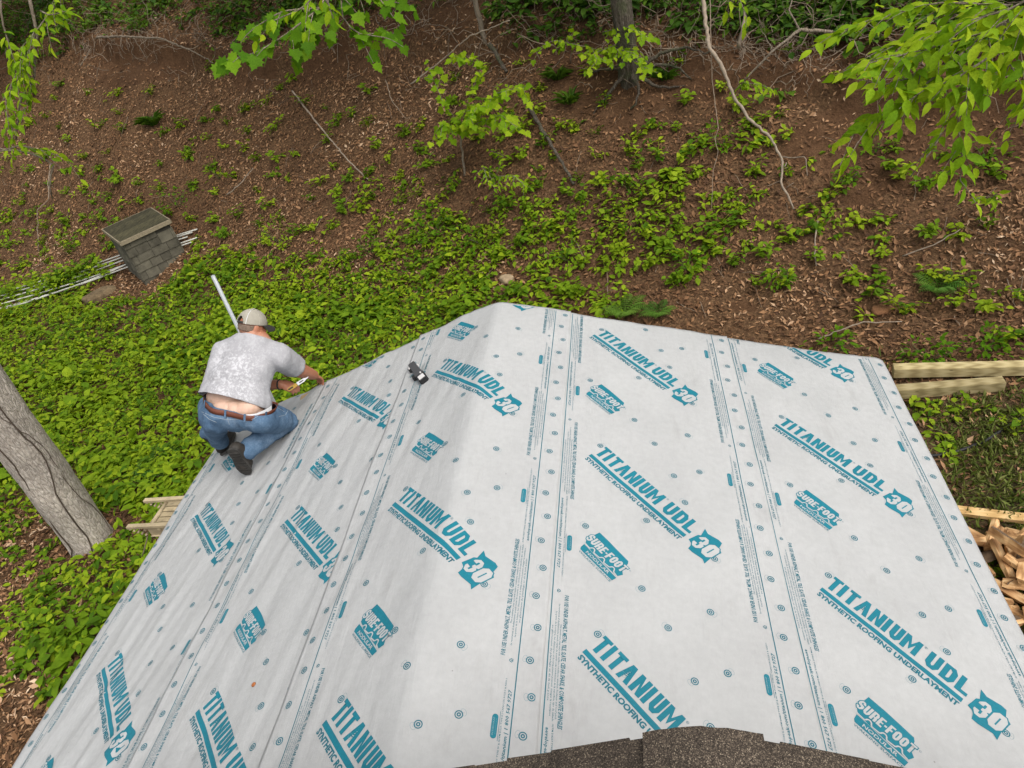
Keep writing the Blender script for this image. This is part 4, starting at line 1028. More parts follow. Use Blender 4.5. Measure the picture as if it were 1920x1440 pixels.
# tree with lichen and bare roots on the crest
c = hit((1182, 152)); root = thing('crest_tree', 'dark lichen-spotted tree with bare roots gripping the clay at top centre', 'tree', c)
trunk_mesh([c + [0, .05, -.2], c + [0, .05, .5], c + [-.02, .15, 2.5], c + [.1, .3, 7]], [.165, .16, .15, .12], 60, .09, .18, 'trunk', M_BARK2, root)
for seq in (((1185, 140, .985), (1200, 165, .985), (1195, 190, .99), (1180, 210, 1.0)), ((1200, 130, .985), (1240, 120, .985), (1270, 125, .99), (1300, 150, 1.0)), ((1170, 140, .985), (1150, 165, .985), (1130, 190, .995), (1110, 215, 1.0)),
            ((1205, 125, .98), (1245, 95, .98), (1290, 90, .985), (1330, 100, .99)), ((1198, 145, .985), (1225, 160, .99), (1255, 165, .995), (1285, 160, 1.0)), ((1165, 130, .985), (1130, 130, .985), (1090, 140, .995))):
    mb = MB(); pts = resample([pk(*q) for q in seq], .08); pts = pts + rng.normal(0, .012, pts.shape); mb.tube(pts, list(np.linspace(.036, .010, len(pts))), 8, rng.random()); mb.build('root', M_BARK2, root, True)
unseen_crown(root, c + [-.6, 2.2, 6.0], (7.0, 3.4, 1.8), 6500, .34, M_COVER)  # out-of-view foliage, widened and set back to shade the top of the bank

def leafy_thing(name, label, cat, base, twigs, size, me, stems=(), r0=.006, cap=300, droop=.35, woodmat=None, group=None, gap=.6, jitter=.42):
    root = thing(name, label, cat, base, group=group); w = MB()
    for pts, ra, rb in stems:
        pts = resample(pts, .10); w.tube(pts + rng.normal(0, .008, pts.shape), list(np.linspace(ra, rb, len(pts))), 7, rng.random())
    P, D, Nn, S = grow(root, twigs, size, w, droop, gap, r0, jitter=jitter)
    wood_obj(w, root, woodmat or M_BARKTHIN, 'branch'); leaf_parts(root, P, D, Nn, S, me, cap); return root
# broad-leaved tree reaching in from the right
tb = np.array([6.3, 7.0, ground_h(6.3, 7.0)])
l0 = pdist((1990, -40), 5.0); lim = [tb + [0, 0, 3.2], tb + [-1.2, -.8, 4.6], l0]
tw = [(pd((1990, -20, 5.0), (1850, 60, 4.9), (1740, 92, 4.8), (1630, 118, 4.7)), 8, .36), (pd((1850, 60, 4.9), (1770, 130, 4.75), (1690, 195, 4.7), (1605, 243, 4.7)), 8, .28),
      (pd((1880, 60, 4.9), (1830, 140, 4.85), (1795, 220, 4.9), (1805, 300, 4.95), (1800, 338, 4.95)), 6, .24), (pd((1960, 10, 5.0), (1905, 90, 4.9), (1885, 140, 4.9)), 8, .26),
      (pd((1900, 10, 5.4), (1760, 5, 5.4), (1650, 30, 5.4), (1568, 62, 5.4)), 7, .30), (pd((1990, 80, 5.6), (1930, 160, 5.6), (1915, 215, 5.6)), 7, .25),
      (pd((1990, -40, 4.6), (1900, 15, 4.6), (1800, 45, 4.6), (1730, 70, 4.6)), 8, .30), (pd((1760, 110, 4.8), (1700, 150, 4.7), (1650, 160, 4.7)), 7, .22),
      (pd((1980, 20, 5.9), (1860, 30, 6.0), (1740, 60, 6.1), (1660, 90, 6.1)), 9, .45), (pd((1990, 120, 6.0), (1880, 130, 6.1), (1800, 170, 6.1)), 8, .40), (pd((1850, 110, 4.7), (1790, 150, 4.6), (1740, 165, 4.6)), 8, .25)]
tw2 = [(a, b * 2.9, c * .72) for a, b, c in tw]
leafy_thing('broadleaf_tree', 'bright green broad-leaved branches reaching in from the top right corner', 'tree', tb, tw2, .122, ME_BROAD,
            [(lim, .07, .03), ([tb, tb + [0, 0, 3.2], tb + [.3, .3, 7]], .16, .08), (pd((1990, -20, 5.0), (1920, 30, 5.0), (1850, 62, 4.9)), .020, .010), (pd((1990, -20, 5.0), (1990, 70, 5.5), (1990, 120, 6.0)), .02, .01)], gap=.46, droop=.22)
# maple whose limb hangs in from the top
mbase = hit((908, 72)); q0 = pdist((640, -70), 4.9)
tw = [(pd((640, -70, 4.9), (600, 15, 4.75), (540, 62, 4.7), (480, 100, 4.7), (425, 112, 4.7)), 5.5, .20), (pd((640, -60, 4.9), (640, 30, 4.8), (665, 62, 4.75), (720, 70, 4.7)), 6, .20),
      (pd((610, 0, 4.8), (575, 60, 4.75), (560, 100, 4.75)), 6, .16), (pd((640, -40, 4.9), (700, -5, 4.8), (745, 5, 4.8)), 6, .16), (pd((600, 15, 4.8), (530, 20, 4.8), (480, 50, 4.8)), 6, .18)]
mt = leafy_thing('maple_tree', 'star-leaved maple branch hanging in at the top left of centre', 'tree', mbase, [(a, b * 2.4, c * 1.1) for a, b, c in tw], .096, ME_MAPLE,
            [([mbase + [0, 0, -.1], mbase + [-.02, 0, 1.2], mbase + [-.2, -.3, 4.5], (mbase + q0) / 2 + [0, 0, 2.6], q0], .05, .014)], gap=.62)
leafy_thing('overhanging_twig', 'pale yellow-green leaves on a short twig in front of the maple branch', 'branch', pdist((640, -90), 4.4),
            [(pd((640, -90, 4.4), (600, -20, 4.4), (570, 15, 4.4), (515, 38, 4.4)), 8, .13), (pd((600, -20, 4.4), (620, 15, 4.4), (625, 35, 4.4)), 8, .1)], .085, ME_OVATE, droop=.6)
# left edge
lb = hit((-110, 330)); 
tw = [(pd((120, -40, 7.6), (100, 15, 7.6), (70, 55, 7.5), (35, 95, 7.5)), 6, .22), (pd((66, 55, 7.5), (45, 110, 7.5), (20, 160, 7.5), (5, 190, 7.5)), 7, .26), (pd((75, 20, 7.5), (95, 30, 7.5), (118, 22, 7.5)), 7, .14),
      (pd((66, 100, 7.5), (50, 125, 7.5), (60, 160, 7.5)), 6, .18), (pd((-20, 290, 8), (40, 272, 8), (90, 285, 8), (125, 300, 8)), 5, .2), (pd((62, 150, 7.6), (50, 200, 7.6), (28, 218, 7.6)), 5, .14),
      (pd((0, 195, 7.6), (20, 225, 7.6), (25, 260, 7.6)), 6, .18), (pd((10, 60, 7.6), (20, 100, 7.6), (30, 140, 7.6)), 7, .22)]
yt = leafy_thing('young_tree', 'small-leaved branches trailing down the upper left edge', 'tree', lb, [(a, b * 2.8, c * 1.15) for a, b, c in tw], .092, ME_OVATE,
            [([lb, lb + [.1, 0, 2.5], pdist((-60, -60), 8.2)], .06, .03), (pd((-60, -60, 8.2), (40, -60, 7.8), (58, 0, 7.6), (67, 60, 7.6), (66, 115, 7.6), (62, 145, 7.6), (38, 200, 7.6), (30, 260, 7.8)), .018, .007),
             (pd((-60, -60, 8.2), (0, -10, 7.6), (3, 40, 7.6), (15, 62, 7.6), (12, 100, 7.6)), .012, .006), (pd((-30, 275, 8.2), (60, 290, 8), (100, 305, 8), (92, 345, 8.05), (95, 370, 8.1)), .012, .007)], gap=.55)
unseen_crown(mt, mbase + [-2.4, 1.6, 5.6], (5.0, 3.0, 1.5), 4200, .32, M_COVER); unseen_crown(yt, lb + [2.2, 2.0, 6.0], (5.0, 3.4, 1.6), 4200, .34, M_COVER)  # out-of-view foliage added over both trees to shade the upper left bank
# saplings and shrubs on the bank
leafy_thing('maple_sapling', 'spreading maple sapling with bright lobed leaves in the middle of the bank', 'sapling', hit((872, 330)),
            [([pk(862, 250, .95), pk(880, 180, .87), pk(905, 120, .85), pk(850, 105, .84)], 6, .34), ([pk(866, 240, .94), pk(930, 175, .86), pk(985, 162, .85)], 6, .3), ([pk(860, 230, .93), pk(830, 190, .87), pk(800, 120, .85)], 5, .26),
             ([pk(866, 250, .95), pk(830, 230, .88), pk(825, 262, .87)], 6, .26), ([pk(868, 240, .94), pk(940, 215, .87), pk(975, 245, .87)], 6, .28), ([pk(868, 235, .94), pk(895, 200, .86), pk(880, 225, .85)], 8, .25)], .150, ME_MAPLEB,
            [([hit((872, 330)), pk(866, 280, .97), pk(862, 240, .94)], .022, .014)], gap=.55)
leafy_thing('leafy_sapling', 'oval-leaved sapling just below the spreading maple sapling', 'sapling', hit((925, 372)),
            [([hit((925, 372)), pk(930, 330, .94), pk(945, 290, .92), pk(925, 285, .91)], 9, .22), ([pk(928, 345, .95), pk(905, 310, .92), pk(915, 340, .91)], 9, .18), ([pk(930, 330, .94), pk(965, 330, .92), pk(985, 350, .92)], 9, .16)], .105, ME_OVATE, droop=.5)
leafy_thing('leafy_shrub', 'low star-leaved shrub left of the lichen-spotted tree', 'shrub', hit((1120, 140)),
            [([hit((1120, 140)), pk(1110, 90, .95), pk(1040, 75, .93), pk(1000, 95, .93)], 6, .3), ([pk(1115, 100, .95), pk(1150, 85, .94), pk(1172, 110, .94)], 7, .26), ([pk(1110, 90, .95), pk(1120, 115, .93), pk(1100, 135, .93)], 7, .22), ([pk(1060, 80, .94), pk(1070, 60, .93)], 7, .2), ([pk(1130, 60, .95), pk(1175, 50, .93), pk(1215, 70, .93)], 9, .24), ([pk(1150, 90, .95), pk(1190, 100, .93), pk(1210, 130, .93)], 9, .22)], .115, ME_MAPLEB)
leafy_thing('small_sapling', 'small drooping sapling beside the long pale dead branch', 'sapling', hit((1385, 185)),
            [([hit((1385, 185)), pk(1390, 155, .95), pk(1425, 158, .94), pk(1450, 168, .94)], 8, .14), ([pk(1390, 160, .95), pk(1400, 145, .94)], 8, .1)], .13, ME_BROAD, droop=.6)
leafy_thing('overhanging_sprig', 'bright leafy sprig hanging in at the top above the pale dead branch', 'branch', pdist((1350, -60), 5.8),
            [(pd((1350, -60, 5.8), (1385, -5, 5.8), (1400, 30, 5.8)), 12, .12), (pd((1350, -60, 5.8), (1370, -10, 5.8), (1372, 20, 5.8)), 10, .1)], .085, ME_OVATE, droop=.8)
leafy_thing('small_seedling', 'small fan of pale leaves standing alone low at the right edge', 'seedling', hit((1862, 388)), [([hit((1862, 388)), pk(1855, 368, .96), pk(1830, 372, .95)], 12, .09), ([pk(1858, 372, .96), pk(1870, 360, .95)], 12, .06)], .12, ME_BROAD)
leafy_thing('hanging_branch', 'thin bare branch with a few leaves hanging below the broad-leaved tree', 'branch', pdist((1790, 190), 6.5),
            [(pd((1765, 245, 6.6), (1720, 305, 6.6), (1705, 312, 6.6)), 2, .05)], .075, ME_BROAD, [(pd((1790, 190, 6.5), (1765, 245, 6.6), (1745, 285, 6.6), (1722, 318, 6.6), (1708, 332, 6.6)), .008, .005)])

def bush(px, py, w, h, label, size, me, name='bush', cat='bush', n=70, cap=60, drp=.1):
    """a mound: w, h are its picture size"""
    base = hit((px, py + h * .38)); dist = np.linalg.norm(base - CAM); rx = w / 2 * dist / FPX; rz = h * dist / FPX * .72
    root = thing(name, label, cat, base)
    n = int(n); u = rnd_dir(n); u[:, 2] = np.abs(u[:, 2]); rad = rng.random(n) ** .4
    P = base + u * rad[:, None] * np.array([rx, rx * .9, rz]) + [0, 0, .03]
    D = u * [1, 1, .25] + rng.normal(0, .35, (n, 3)) - [0, 0, drp] - .3 * CF * [1, 1, 0]; Nn = np.array([0, 0, 1.0]) + .5 * u + rng.normal(0, .28, (n, 3))
    mb = MB()
    for _ in range(7):
        q = base + rnd_dir(1)[0] * [rx * .7, rx * .7, 0] + [0, 0, rz * .6]; mb.tube(crooked(base - [0, 0, .03], q, 5, .1), [.006, .005, .005, .004, .003], 5, rng.random())
    mb.build('stem', M_STEM, root, True); leaf_parts(root, P, D, Nn, size * rng.uniform(.7, 1.15, n), me, cap)
bush(812, 412, 96, 82, 'rounded dense green bush low on the bank left of centre', .095, ME_OVMID, n=130)
bush(697, 452, 66, 60, 'small round bush left of the rounded dense bush', .09, ME_OVMID, n=80)
bush(1192, 400, 90, 60, 'yellow-green shrub of small oval leaves right of centre', .085, ME_OVATE, n=70)
bush(1180, 335, 84, 56, 'darker upper shrub just above the yellow-green oval-leaved one', .08, ME_OVMID, n=60)
bush(522, 428, 74, 62, 'bright shrub on bare leaf litter to the right of the shingled well house', .09, ME_OVATE, n=75)
bush(335, 368, 96, 50, 'dark spreading bush on the slope above the shingled well house', .09, ME_OVMID, n=90)
bush(1462, 512, 60, 72, 'upright leafy clump above the right slope of the white roof', .085, ME_OVMID, n=70)
bush(1290, 490, 70, 56, 'leafy clump above the middle seam of the white roof', .085, ME_OVMID, n=70)
bush(1068, 470, 80, 50, 'low leafy clump above the peak of the white roof', .08, ME_OVATE, n=70)
bush(905, 440, 84, 50, 'spreading low clump right of the rounded dense bush', .085, ME_OVMID, n=75)
bush(640, 480, 70, 48, 'low leafy clump below the small round bush', .085, ME_OVATE, n=60)
bush(1350, 250, 90, 60, 'wide patch of small leaves under the bend of the pale dead branch', .075, ME_OVMID, n=80)
bush(1560, 640, 90, 40, 'leafy clump against the far right edge of the white roof', .085, ME_OVMID, n=70)
bush(1740, 655, 90, 44, 'leafy clump behind the two square timbers', .09, ME_OVMID, n=80)
bush(1855, 640, 90, 50, 'leafy clump at the right edge behind the upper square timber', .09, ME_OVMID, n=80)
bush(412, 322, 40, 34, 'single large-leaved seedling on bare litter above the well house', .17, ME_OVATE, 'seedling', 'seedling', n=9)
bush(1806, 512, 34, 34, 'single yellow-green seedling on litter at the right', .12, ME_OVATE, 'seedling', 'seedling', n=8)
bush(1640, 270, 60, 44, 'dark low clump on bare clay below the broad-leaved branches', .075, ME_OVMID, n=45)
bush(1590, 330, 60, 40, 'small green clump on clay right of the pale dead branch tip', .08, ME_OVMID, n=45)
bush(1845, 290, 80, 50, 'shaded clump under the hanging broad leaves at the right', .085, ME_OVMID, n=55)

def fern(px, py, label, n=9, L=.42, tilt=.5):
    base = hit((px, py)); root = thing('fern', label, 'fern', base)
    for k in range(n):
        a = 2 * math.pi * k / n + rng.uniform(-.25, .25); d = np.array([math.cos(a), math.sin(a), 0]); t = np.linspace(0, 1, 15); l = L * rng.uniform(.75, 1.1)
        pts = base + d * (l * t)[:, None] + np.array([0, 0, 1]) * (l * (tilt * 1.5 * t - 1.1 * tilt * t * t))[:, None] + [0, 0, .02]
        side = np.cross(d, [0, 0, 1.]); P, D, S = [], [], []
        for i in range(1, 15):
            for s in (-1, 1): P.append(pts[i]); D.append(side * s + d * .35 + [0, 0, -.15]); S.append(l * .30 * math.sin(math.pi * min(t[i] * .85 + .18, 1)) + .012)
        V, F, T = leaf_cloud(np.array(P), np.array(D), np.tile([0, 0, 1.], (len(P), 1)), np.array(S), np.full(len(P), .5), OVATE_V * [1, .42, 1], OVATE_F)
        mb = MB(); mb.tube(pts, list(np.linspace(.004, .0015, 15)), 4); b = len(V); V = np.concatenate([V, np.array(mb.v)])
        fl = [tuple(f) for f in F.tolist()] + [tuple(b + i for i in f) for f in mb.f]
        place(mesh_obj('frond', V, fl, M_FERN, None, False, {'tint': np.full(len(V), rng.random() * .3)}), root)
fern(1758, 548, 'feathery fern alone on the leaf litter at the right', 9, .36, .9)
fern(1172, 590, 'broad fern poking up behind the right rake edge of the white roof', 11, .36, .8)
fern(300, 880, 'pale fern in the green carpet left of the kneeling man', 9, .48, .6)
fern(1235, 590, 'smaller fern just right of the broad fern behind the roof edge', 7, .32, .7)
def tuft(px, py, label, n=46, L=.3):
    base = hit((px, py)); root = thing('grass_tuft', label, 'grass tuft', base); a = rng.uniform(0, 6.28, n)
    D = np.stack([np.cos(a) * .6, np.sin(a) * .6, rng.uniform(.4, 1.2, n)], -1); Nn = np.stack([-np.cos(a), -np.sin(a), np.full(n, .8)], -1); r = rng.random(n)[:, None] * .09
    V, F, T = leaf_cloud(base + np.stack([np.cos(a), np.sin(a), 0 * a], -1) * r, D, Nn, L * rng.uniform(.5, 1.1, n), rng.random(n), OVATE_V * [1, .25, 2.2], OVATE_F)
    o = mesh_obj('blades', V, F, M_DARKLEAF, None, False, {'tint': T}); place(o, root); o['kind'] = 'stuff'
tuft(1048, 150, 'dark grassy tuft on the clay left of the lichen-spotted tree'); tuft(1070, 195, 'second grassy tuft, lower down the clay left of the lichen-spotted tree'); tuft(1250, 150, 'grassy tuft right of the lichen-spotted tree roots'); tuft(290, 235, 'dark grassy tuft on the upper left bank', 60, .4)

# ================================================================== dead wood
def stick(seq, r0, r1, label, name='fallen_branch', cat='branch', mat=None, sides=(), amp=.012, sink=None):
    pts = [pk(*q) for q in seq]; root = thing(name, label, cat, pts[-1])
    mb = MB(); p = resample(pts, .07); p = p + rng.normal(0, amp * .5, p.shape)
    mb.tube(p, list(np.linspace(r0, r1, len(p)) * (1 + .10 * rng.normal(size=len(p)))), 9, 0); mb.build('stem', mat or M_DEADWOOD, root, True)
    for sq, ra, rb in sides:
        mb = MB(); p = resample([pk(*q) for q in sq], .06); mb.tube(p + rng.normal(0, .006, p.shape), list(np.linspace(ra, rb, len(p))), 6, .2); mb.build('side_twig', mat or M_DEADWOOD, root, True)
stick([(1314, -60, .90), (1322, 40, .92), (1330, 90, .93), (1352, 122, .935), (1376, 182, .945), (1404, 222, .95), (1443, 258, .96), (1467, 300, .965), (1465, 345, .975), (1478, 368, .985), (1488, 392, .997)], .033, .013,
      'long pale crooked dead branch hanging down the bank right of centre', 'dead_branch', 'branch', None, [([(1467, 294, .965), (1490, 296, .96), (1511, 294, .955), (1513, 330, .96)], .010, .005), ([(1474, 305, .965), (1472, 315, .96)], .008, .005), ([(1474, 352, .975), (1488, 343, .97)], .006, .003)])
stick([(1331, -40, .90), (1333, 80, .93), (1335, 150, .94), (1347, 240, .95), (1340, 262, .96), (1347, 285, .96), (1337, 320, .97), (1334, 392, .985)], .008, .004, 'thin reddish vine dangling beside the pale dead branch', 'hanging_vine', 'vine', M_TWIG, amp=.004)
stick([(548, 170, .99), (590, 225, .985), (650, 298, .985), (690, 336, .995)], .020, .012, 'long curved stick lying across the leaf litter left of centre')
stick([(770, 158, .985), (830, 112, .97), (880, 68, .96), (956, 38, .96)], .014, .009, 'long straight thin pole slanting up the bank near the top centre')
stick([(990, 197, .985), (1020, 250, .985), (1052, 302, .985), (1076, 345, .995)], .040, .020, 'weathered grey log sliding down the bank right of the maple sapling', 'fallen_log', 'log', M_BARK2)
stick([(918, 82, .985), (935, 110, .98), (950, 135, .985)], .045, .030, 'short broken dark stump piece above the maple sapling', 'broken_log', 'log', M_BARK2)
stick([(425, 366, .99), (450, 345, .985), (474, 315, .985)], .014, .008, 'short stick leaning on the litter right of the large-leaved seedling')
stick([(1536, 636, .985), (1585, 615, .98), (1620, 604, .98), (1690, 602, .99)], .010, .006, 'pale thin branch lying behind the right corner of the white roof')
stick([(1532, 415, .99), (1528, 450, .985), (1530, 498, .99)], .012, .008, 'short upright stick on the litter right of the middle')
stick([(1560, 60, .96), (1500, 55, .95), (1450, 95, .95), (1395, 150, .97)], .026, .012, 'arching brown limb in the brush at the upper right', 'fallen_branch', 'branch', M_BARKTHIN, [([(1500, 58, .95), (1480, 20, .94), (1490, -20, .93)], .014, .008), ([(1450, 95, .95), (1430, 60, .94)], .008, .004)])
stick([(1385, 90, .97), (1392, 60, .95), (1398, 15, .94)], .032, .020, 'pale broken snag standing beside the arching limb at the top', 'dead_snag', 'snag', M_DEADWOOD)
stick([(95, 308, .98), (90, 345, .98), (92, 372, .985), (70, 395, .985), (72, 470, .995)], .010, .006, 'thin crooked stem on the litter at the left edge')
stick([(182, 70, .98), (230, 68, .97), (300, 72, .97), (360, 95, .98), (400, 118, .985)], .030, .012, 'crooked root-like limb spanning the dark hollow at the upper left', 'fallen_branch', 'branch', M_BARKTHIN, [([(250, 70, .97), (275, 110, .98)], .012, .006), ([(170, 90, .98), (150, 125, .975), (170, 95, .97)], .008, .006)])
stick([(1690, 482, .99), (1745, 462, .985), (1800, 430, .985)], .009, .006, 'thin stick lying on the litter above the feathery fern')
stick([(722, 150, .985), (735, 190, .985), (762, 222, .99)], .008, .005, 'thin twig curving down the litter left of the maple sapling')

# ================================================================== stones
def stone(px, py, sx, sy, sz, label, mat, seed):
    c = hit((px, py)); root_v = []
    bm = bmesh.new(); bmesh.ops.create_icosphere(bm, subdivisions=4, radius=1.0)
    for v in bm.verts:
        q = np.array(v.co); q = q / max(abs(q[0]) ** 3 + abs(q[1]) ** 3 + abs(q[2]) ** 3, 1e-6) ** (1 / 3) * .86
        d = 1 + .16 * float(N1.fbm(q[0] * 1.4 + seed, q[1] * 1.4 + q[2], 3)) + .05 * float(N2.fbm(q[0] * 5, q[1] * 5 + q[2] * 3, 2)); v.co = Vector(q * d * [sx, sy, sz])
    me = bpy.data.meshes.new('stone'); bm.to_mesh(me); bm.free(); me.materials.append(mat); me.polygons.foreach_set('use_smooth', np.ones(len(me.polygons), bool))
    o = bpy.data.objects.new('stone', me); COL.objects.link(o); o.location = c + np.array([0, 0, sz * .25]); o.rotation_euler = (.15, .1, seed); tag(o, label, 'stone'); return o
M_ROCK = mat_simple('mossy_rock', (.17, .12, .065), .95, .5, 5, bscale=18, bstr=.8, bdist=.03); M_ROCK2 = mat_simple('tan_rock', (.30, .22, .135), .9, .4, 7, bscale=22, bstr=.7, bdist=.02)
stone(192, 556, .42, .24, .15, 'mossy brown boulder half hidden in leaves below the white pipes', M_ROCK, 1.2)
stone(951, 526, .15, .12, .08, 'pale tan stone on the litter behind the peak of the white roof', M_ROCK2, 2.1)
stone(1655, 582, .17, .10, .05, 'low orange clay lump behind the right corner of the roof', mat_simple('clay_lump', (.17, .08, .036), .95, .3, 8, bscale=30, bstr=.6, bdist=.02), .3)

# ================================================================== shingled well house with plank cover
def well_house():
    c = SHED_C.copy()
    tl, trr = hit((255, 530)), hit((352, 505))           # foot of its front face
    f0 = pdist((262, 528), np.linalg.norm(c - CAM)); ax = np.array([math.cos(math.radians(50)), math.sin(math.radians(50)), 0]); ay = np.array([-ax[1], ax[0], 0])
    W, Dp, H = 1.06, .98, 1.09; base = hit((275, 537)); base[2] -= .03
    o0 = base + ax * (W / 2) + ay * (Dp / 2)                             # centre of the plan
    root = thing('well_house', 'small grey-shingled well house under a mossy flat plank cover', 'well house', o0)
    M_CORE = mat_simple('dark_board', (.05, .045, .035), .9, .2, 5)
    M_SS = mat_simple('old_grey_shingle', (.10, .09, .066), .95, .55, 4, bscale=140, bstr=.5)
    mb = MB(); mb.box(o0 + [0, 0, H / 2], ax * (W / 2 - .03), ay * (Dp / 2 - .03), (0, 0, H / 2 - .01)); mb.build('core', M_CORE, root)
    rows = 6; ex = H / rows
    for face, (u, n_, half, dep) in enumerate(((ax, -ay, W / 2, Dp / 2), (-ay, -ax, Dp / 2, W / 2), (ay, ax, Dp / 2, W / 2))):
        for r in range(rows):
            x = -half - (.10 if r % 2 else 0); 
            while x < half:
                w = random.choice([.20, .24, .28, .33]); a, b = max(x, -half), min(x + w - .008, half); x += w
                if b - a < .03: continue
                z0 = r * ex - .02; z1 = (r + 1) * ex + .01; t0 = .016 + random.uniform(0, .008); cc = o0 + n_ * (dep - .030)
                if face == 0 and r == rows - 1 and b > half - .22: continue        # missing piece under the cover
                j = random.uniform(-.008, .008)
                v = [cc + u * a + n_ * (.004 + t0) + [0, 0, z0 + j], cc + u * b + n_ * (.004 + t0) + [0, 0, z0 + j + random.uniform(-.006, .006)], cc + u * b + n_ * .004 + [0, 0, z1], cc + u * a + n_ * .004 + [0, 0, z1],
                     cc + u * a + n_ * .001 + [0, 0, z0 + j], cc + u * b + n_ * .001 + [0, 0, z0 + j], cc + u * b + n_ * .0005 + [0, 0, z1], cc + u * a + n_ * .0005 + [0, 0, z1]]
                s = MB(); s.add(v, [(0, 1, 2, 3), (5, 4, 7, 6), (0, 4, 5, 1), (1, 5, 6, 2), (2, 6, 7, 3), (3, 7, 4, 0)], 0); s.build('shingle', M_SS, root)
    # plank cover sloping a little, with lighter edge boards
    M_MOSS = mat_simple('mossy_plank', (.045, .040, .020), .95, .6, 5, bscale=30, bstr=.6, stretch=(6, 1, 6))
    M_EDGE = mat_simple('bleached_board', (.20, .165, .11), .85, .4, 5, bscale=50, stretch=(1, 9, 9))
    up = np.array([0, 0, 1.0]); tilt = unit(ay + .10 * up); top = o0 + up * (H + .05)
    for k in range(5):
        mb = MB(); mb.box(top + tilt * ((k - 2) * .204), ax * (W / 2 + .012), tilt * .101, up * (.016 + .002 * (k % 2)), random.random()); mb.build('cover_plank', M_MOSS, root)
    q = tilt * .517
    for sgn, ee in ((-1, q), (1, q)):
        mb = MB(); mb.box(top + ee * (1.012 if sgn > 0 else 1.012) * (1 if sgn > 0 else -1) - up * .030, ax * (W / 2 + .012), tilt * .012, up * .042); mb.build('edge_board', M_EDGE, root)
    for sgn in (-1, 1):
        mb = MB(); mb.box(top + ax * sgn * (W / 2 + .026) - up * .030, ax * .012, tilt * .530, up * .040); mb.build('edge_board', M_EDGE, root)
well_house()

# ---- bundle of white plastic pipes
M_PVC = mat_simple('white_pipe', (.46, .45, .40), .5, .2, 4, .5, .05)
for k, (y0, y1) in enumerate(((548, 432), (556, 438), (562, 446), (570, 448), (577, 455), (584, 458))):
    a, b = hit((-60, y0 + 26)), hit((372 - 9 * (k % 3) - (20 if k == 5 else 0), y1 + 2)); lab = ['uppermost white plastic pipe of the bundle passing behind the well house', 'white plastic pipe second from the top of the bundle', 'white plastic pipe third from the top of the bundle',
          'white plastic pipe fourth from the top of the bundle', 'white plastic pipe second from the bottom of the bundle', 'lowest white plastic pipe of the bundle by the well house'][k]
    pts = resample([a, (a + b) / 2, b], .35); pts[:, 2] = ground_h(pts[:, 0], pts[:, 1]) + .10 + .012 * (k % 2); pts[:, 2] = np.convolve(np.pad(pts[:, 2], 3, 'edge'), np.ones(7) / 7, 'valid')
    mb = MB(); mb.tube(pts, .016, 10, 0); o = mb.build('plastic_pipe', M_PVC, None, True); tag(o, lab, 'pipe', 'white plastic pipes lying on the slope')

# ---- upright grey pole beyond the roof corner
p1 = pdist((399, 517), 6.70); p2 = pdist((447, 616), 6.98); dd = unit(p2 - p1); p3 = p1 + dd * ((p1[2] - ground_h(p1[0], p1[1]) + .2) / -dd[2])
M_POLE = mat_simple('galvanised_tube', (.36, .38, .39), .5, .08, 5, .4, .05, metal=.2)
root = thing('metal_pole', 'slim grey metal pole standing behind the kneeling man', 'pole', p3)
mb = MB(); mb.tube([p1, p3], .0175, 14); mb.build('tube', M_POLE, root, True)
mb = MB(); q = unit(np.cross(dd, CR)); mb.tube([p1 + dd * .05 - CF * .0172 + 0 * q, p1 + dd * .05 - CF * .0192], .005, 8); mb.build('bolt_hole', M_DARKTWIG, root)

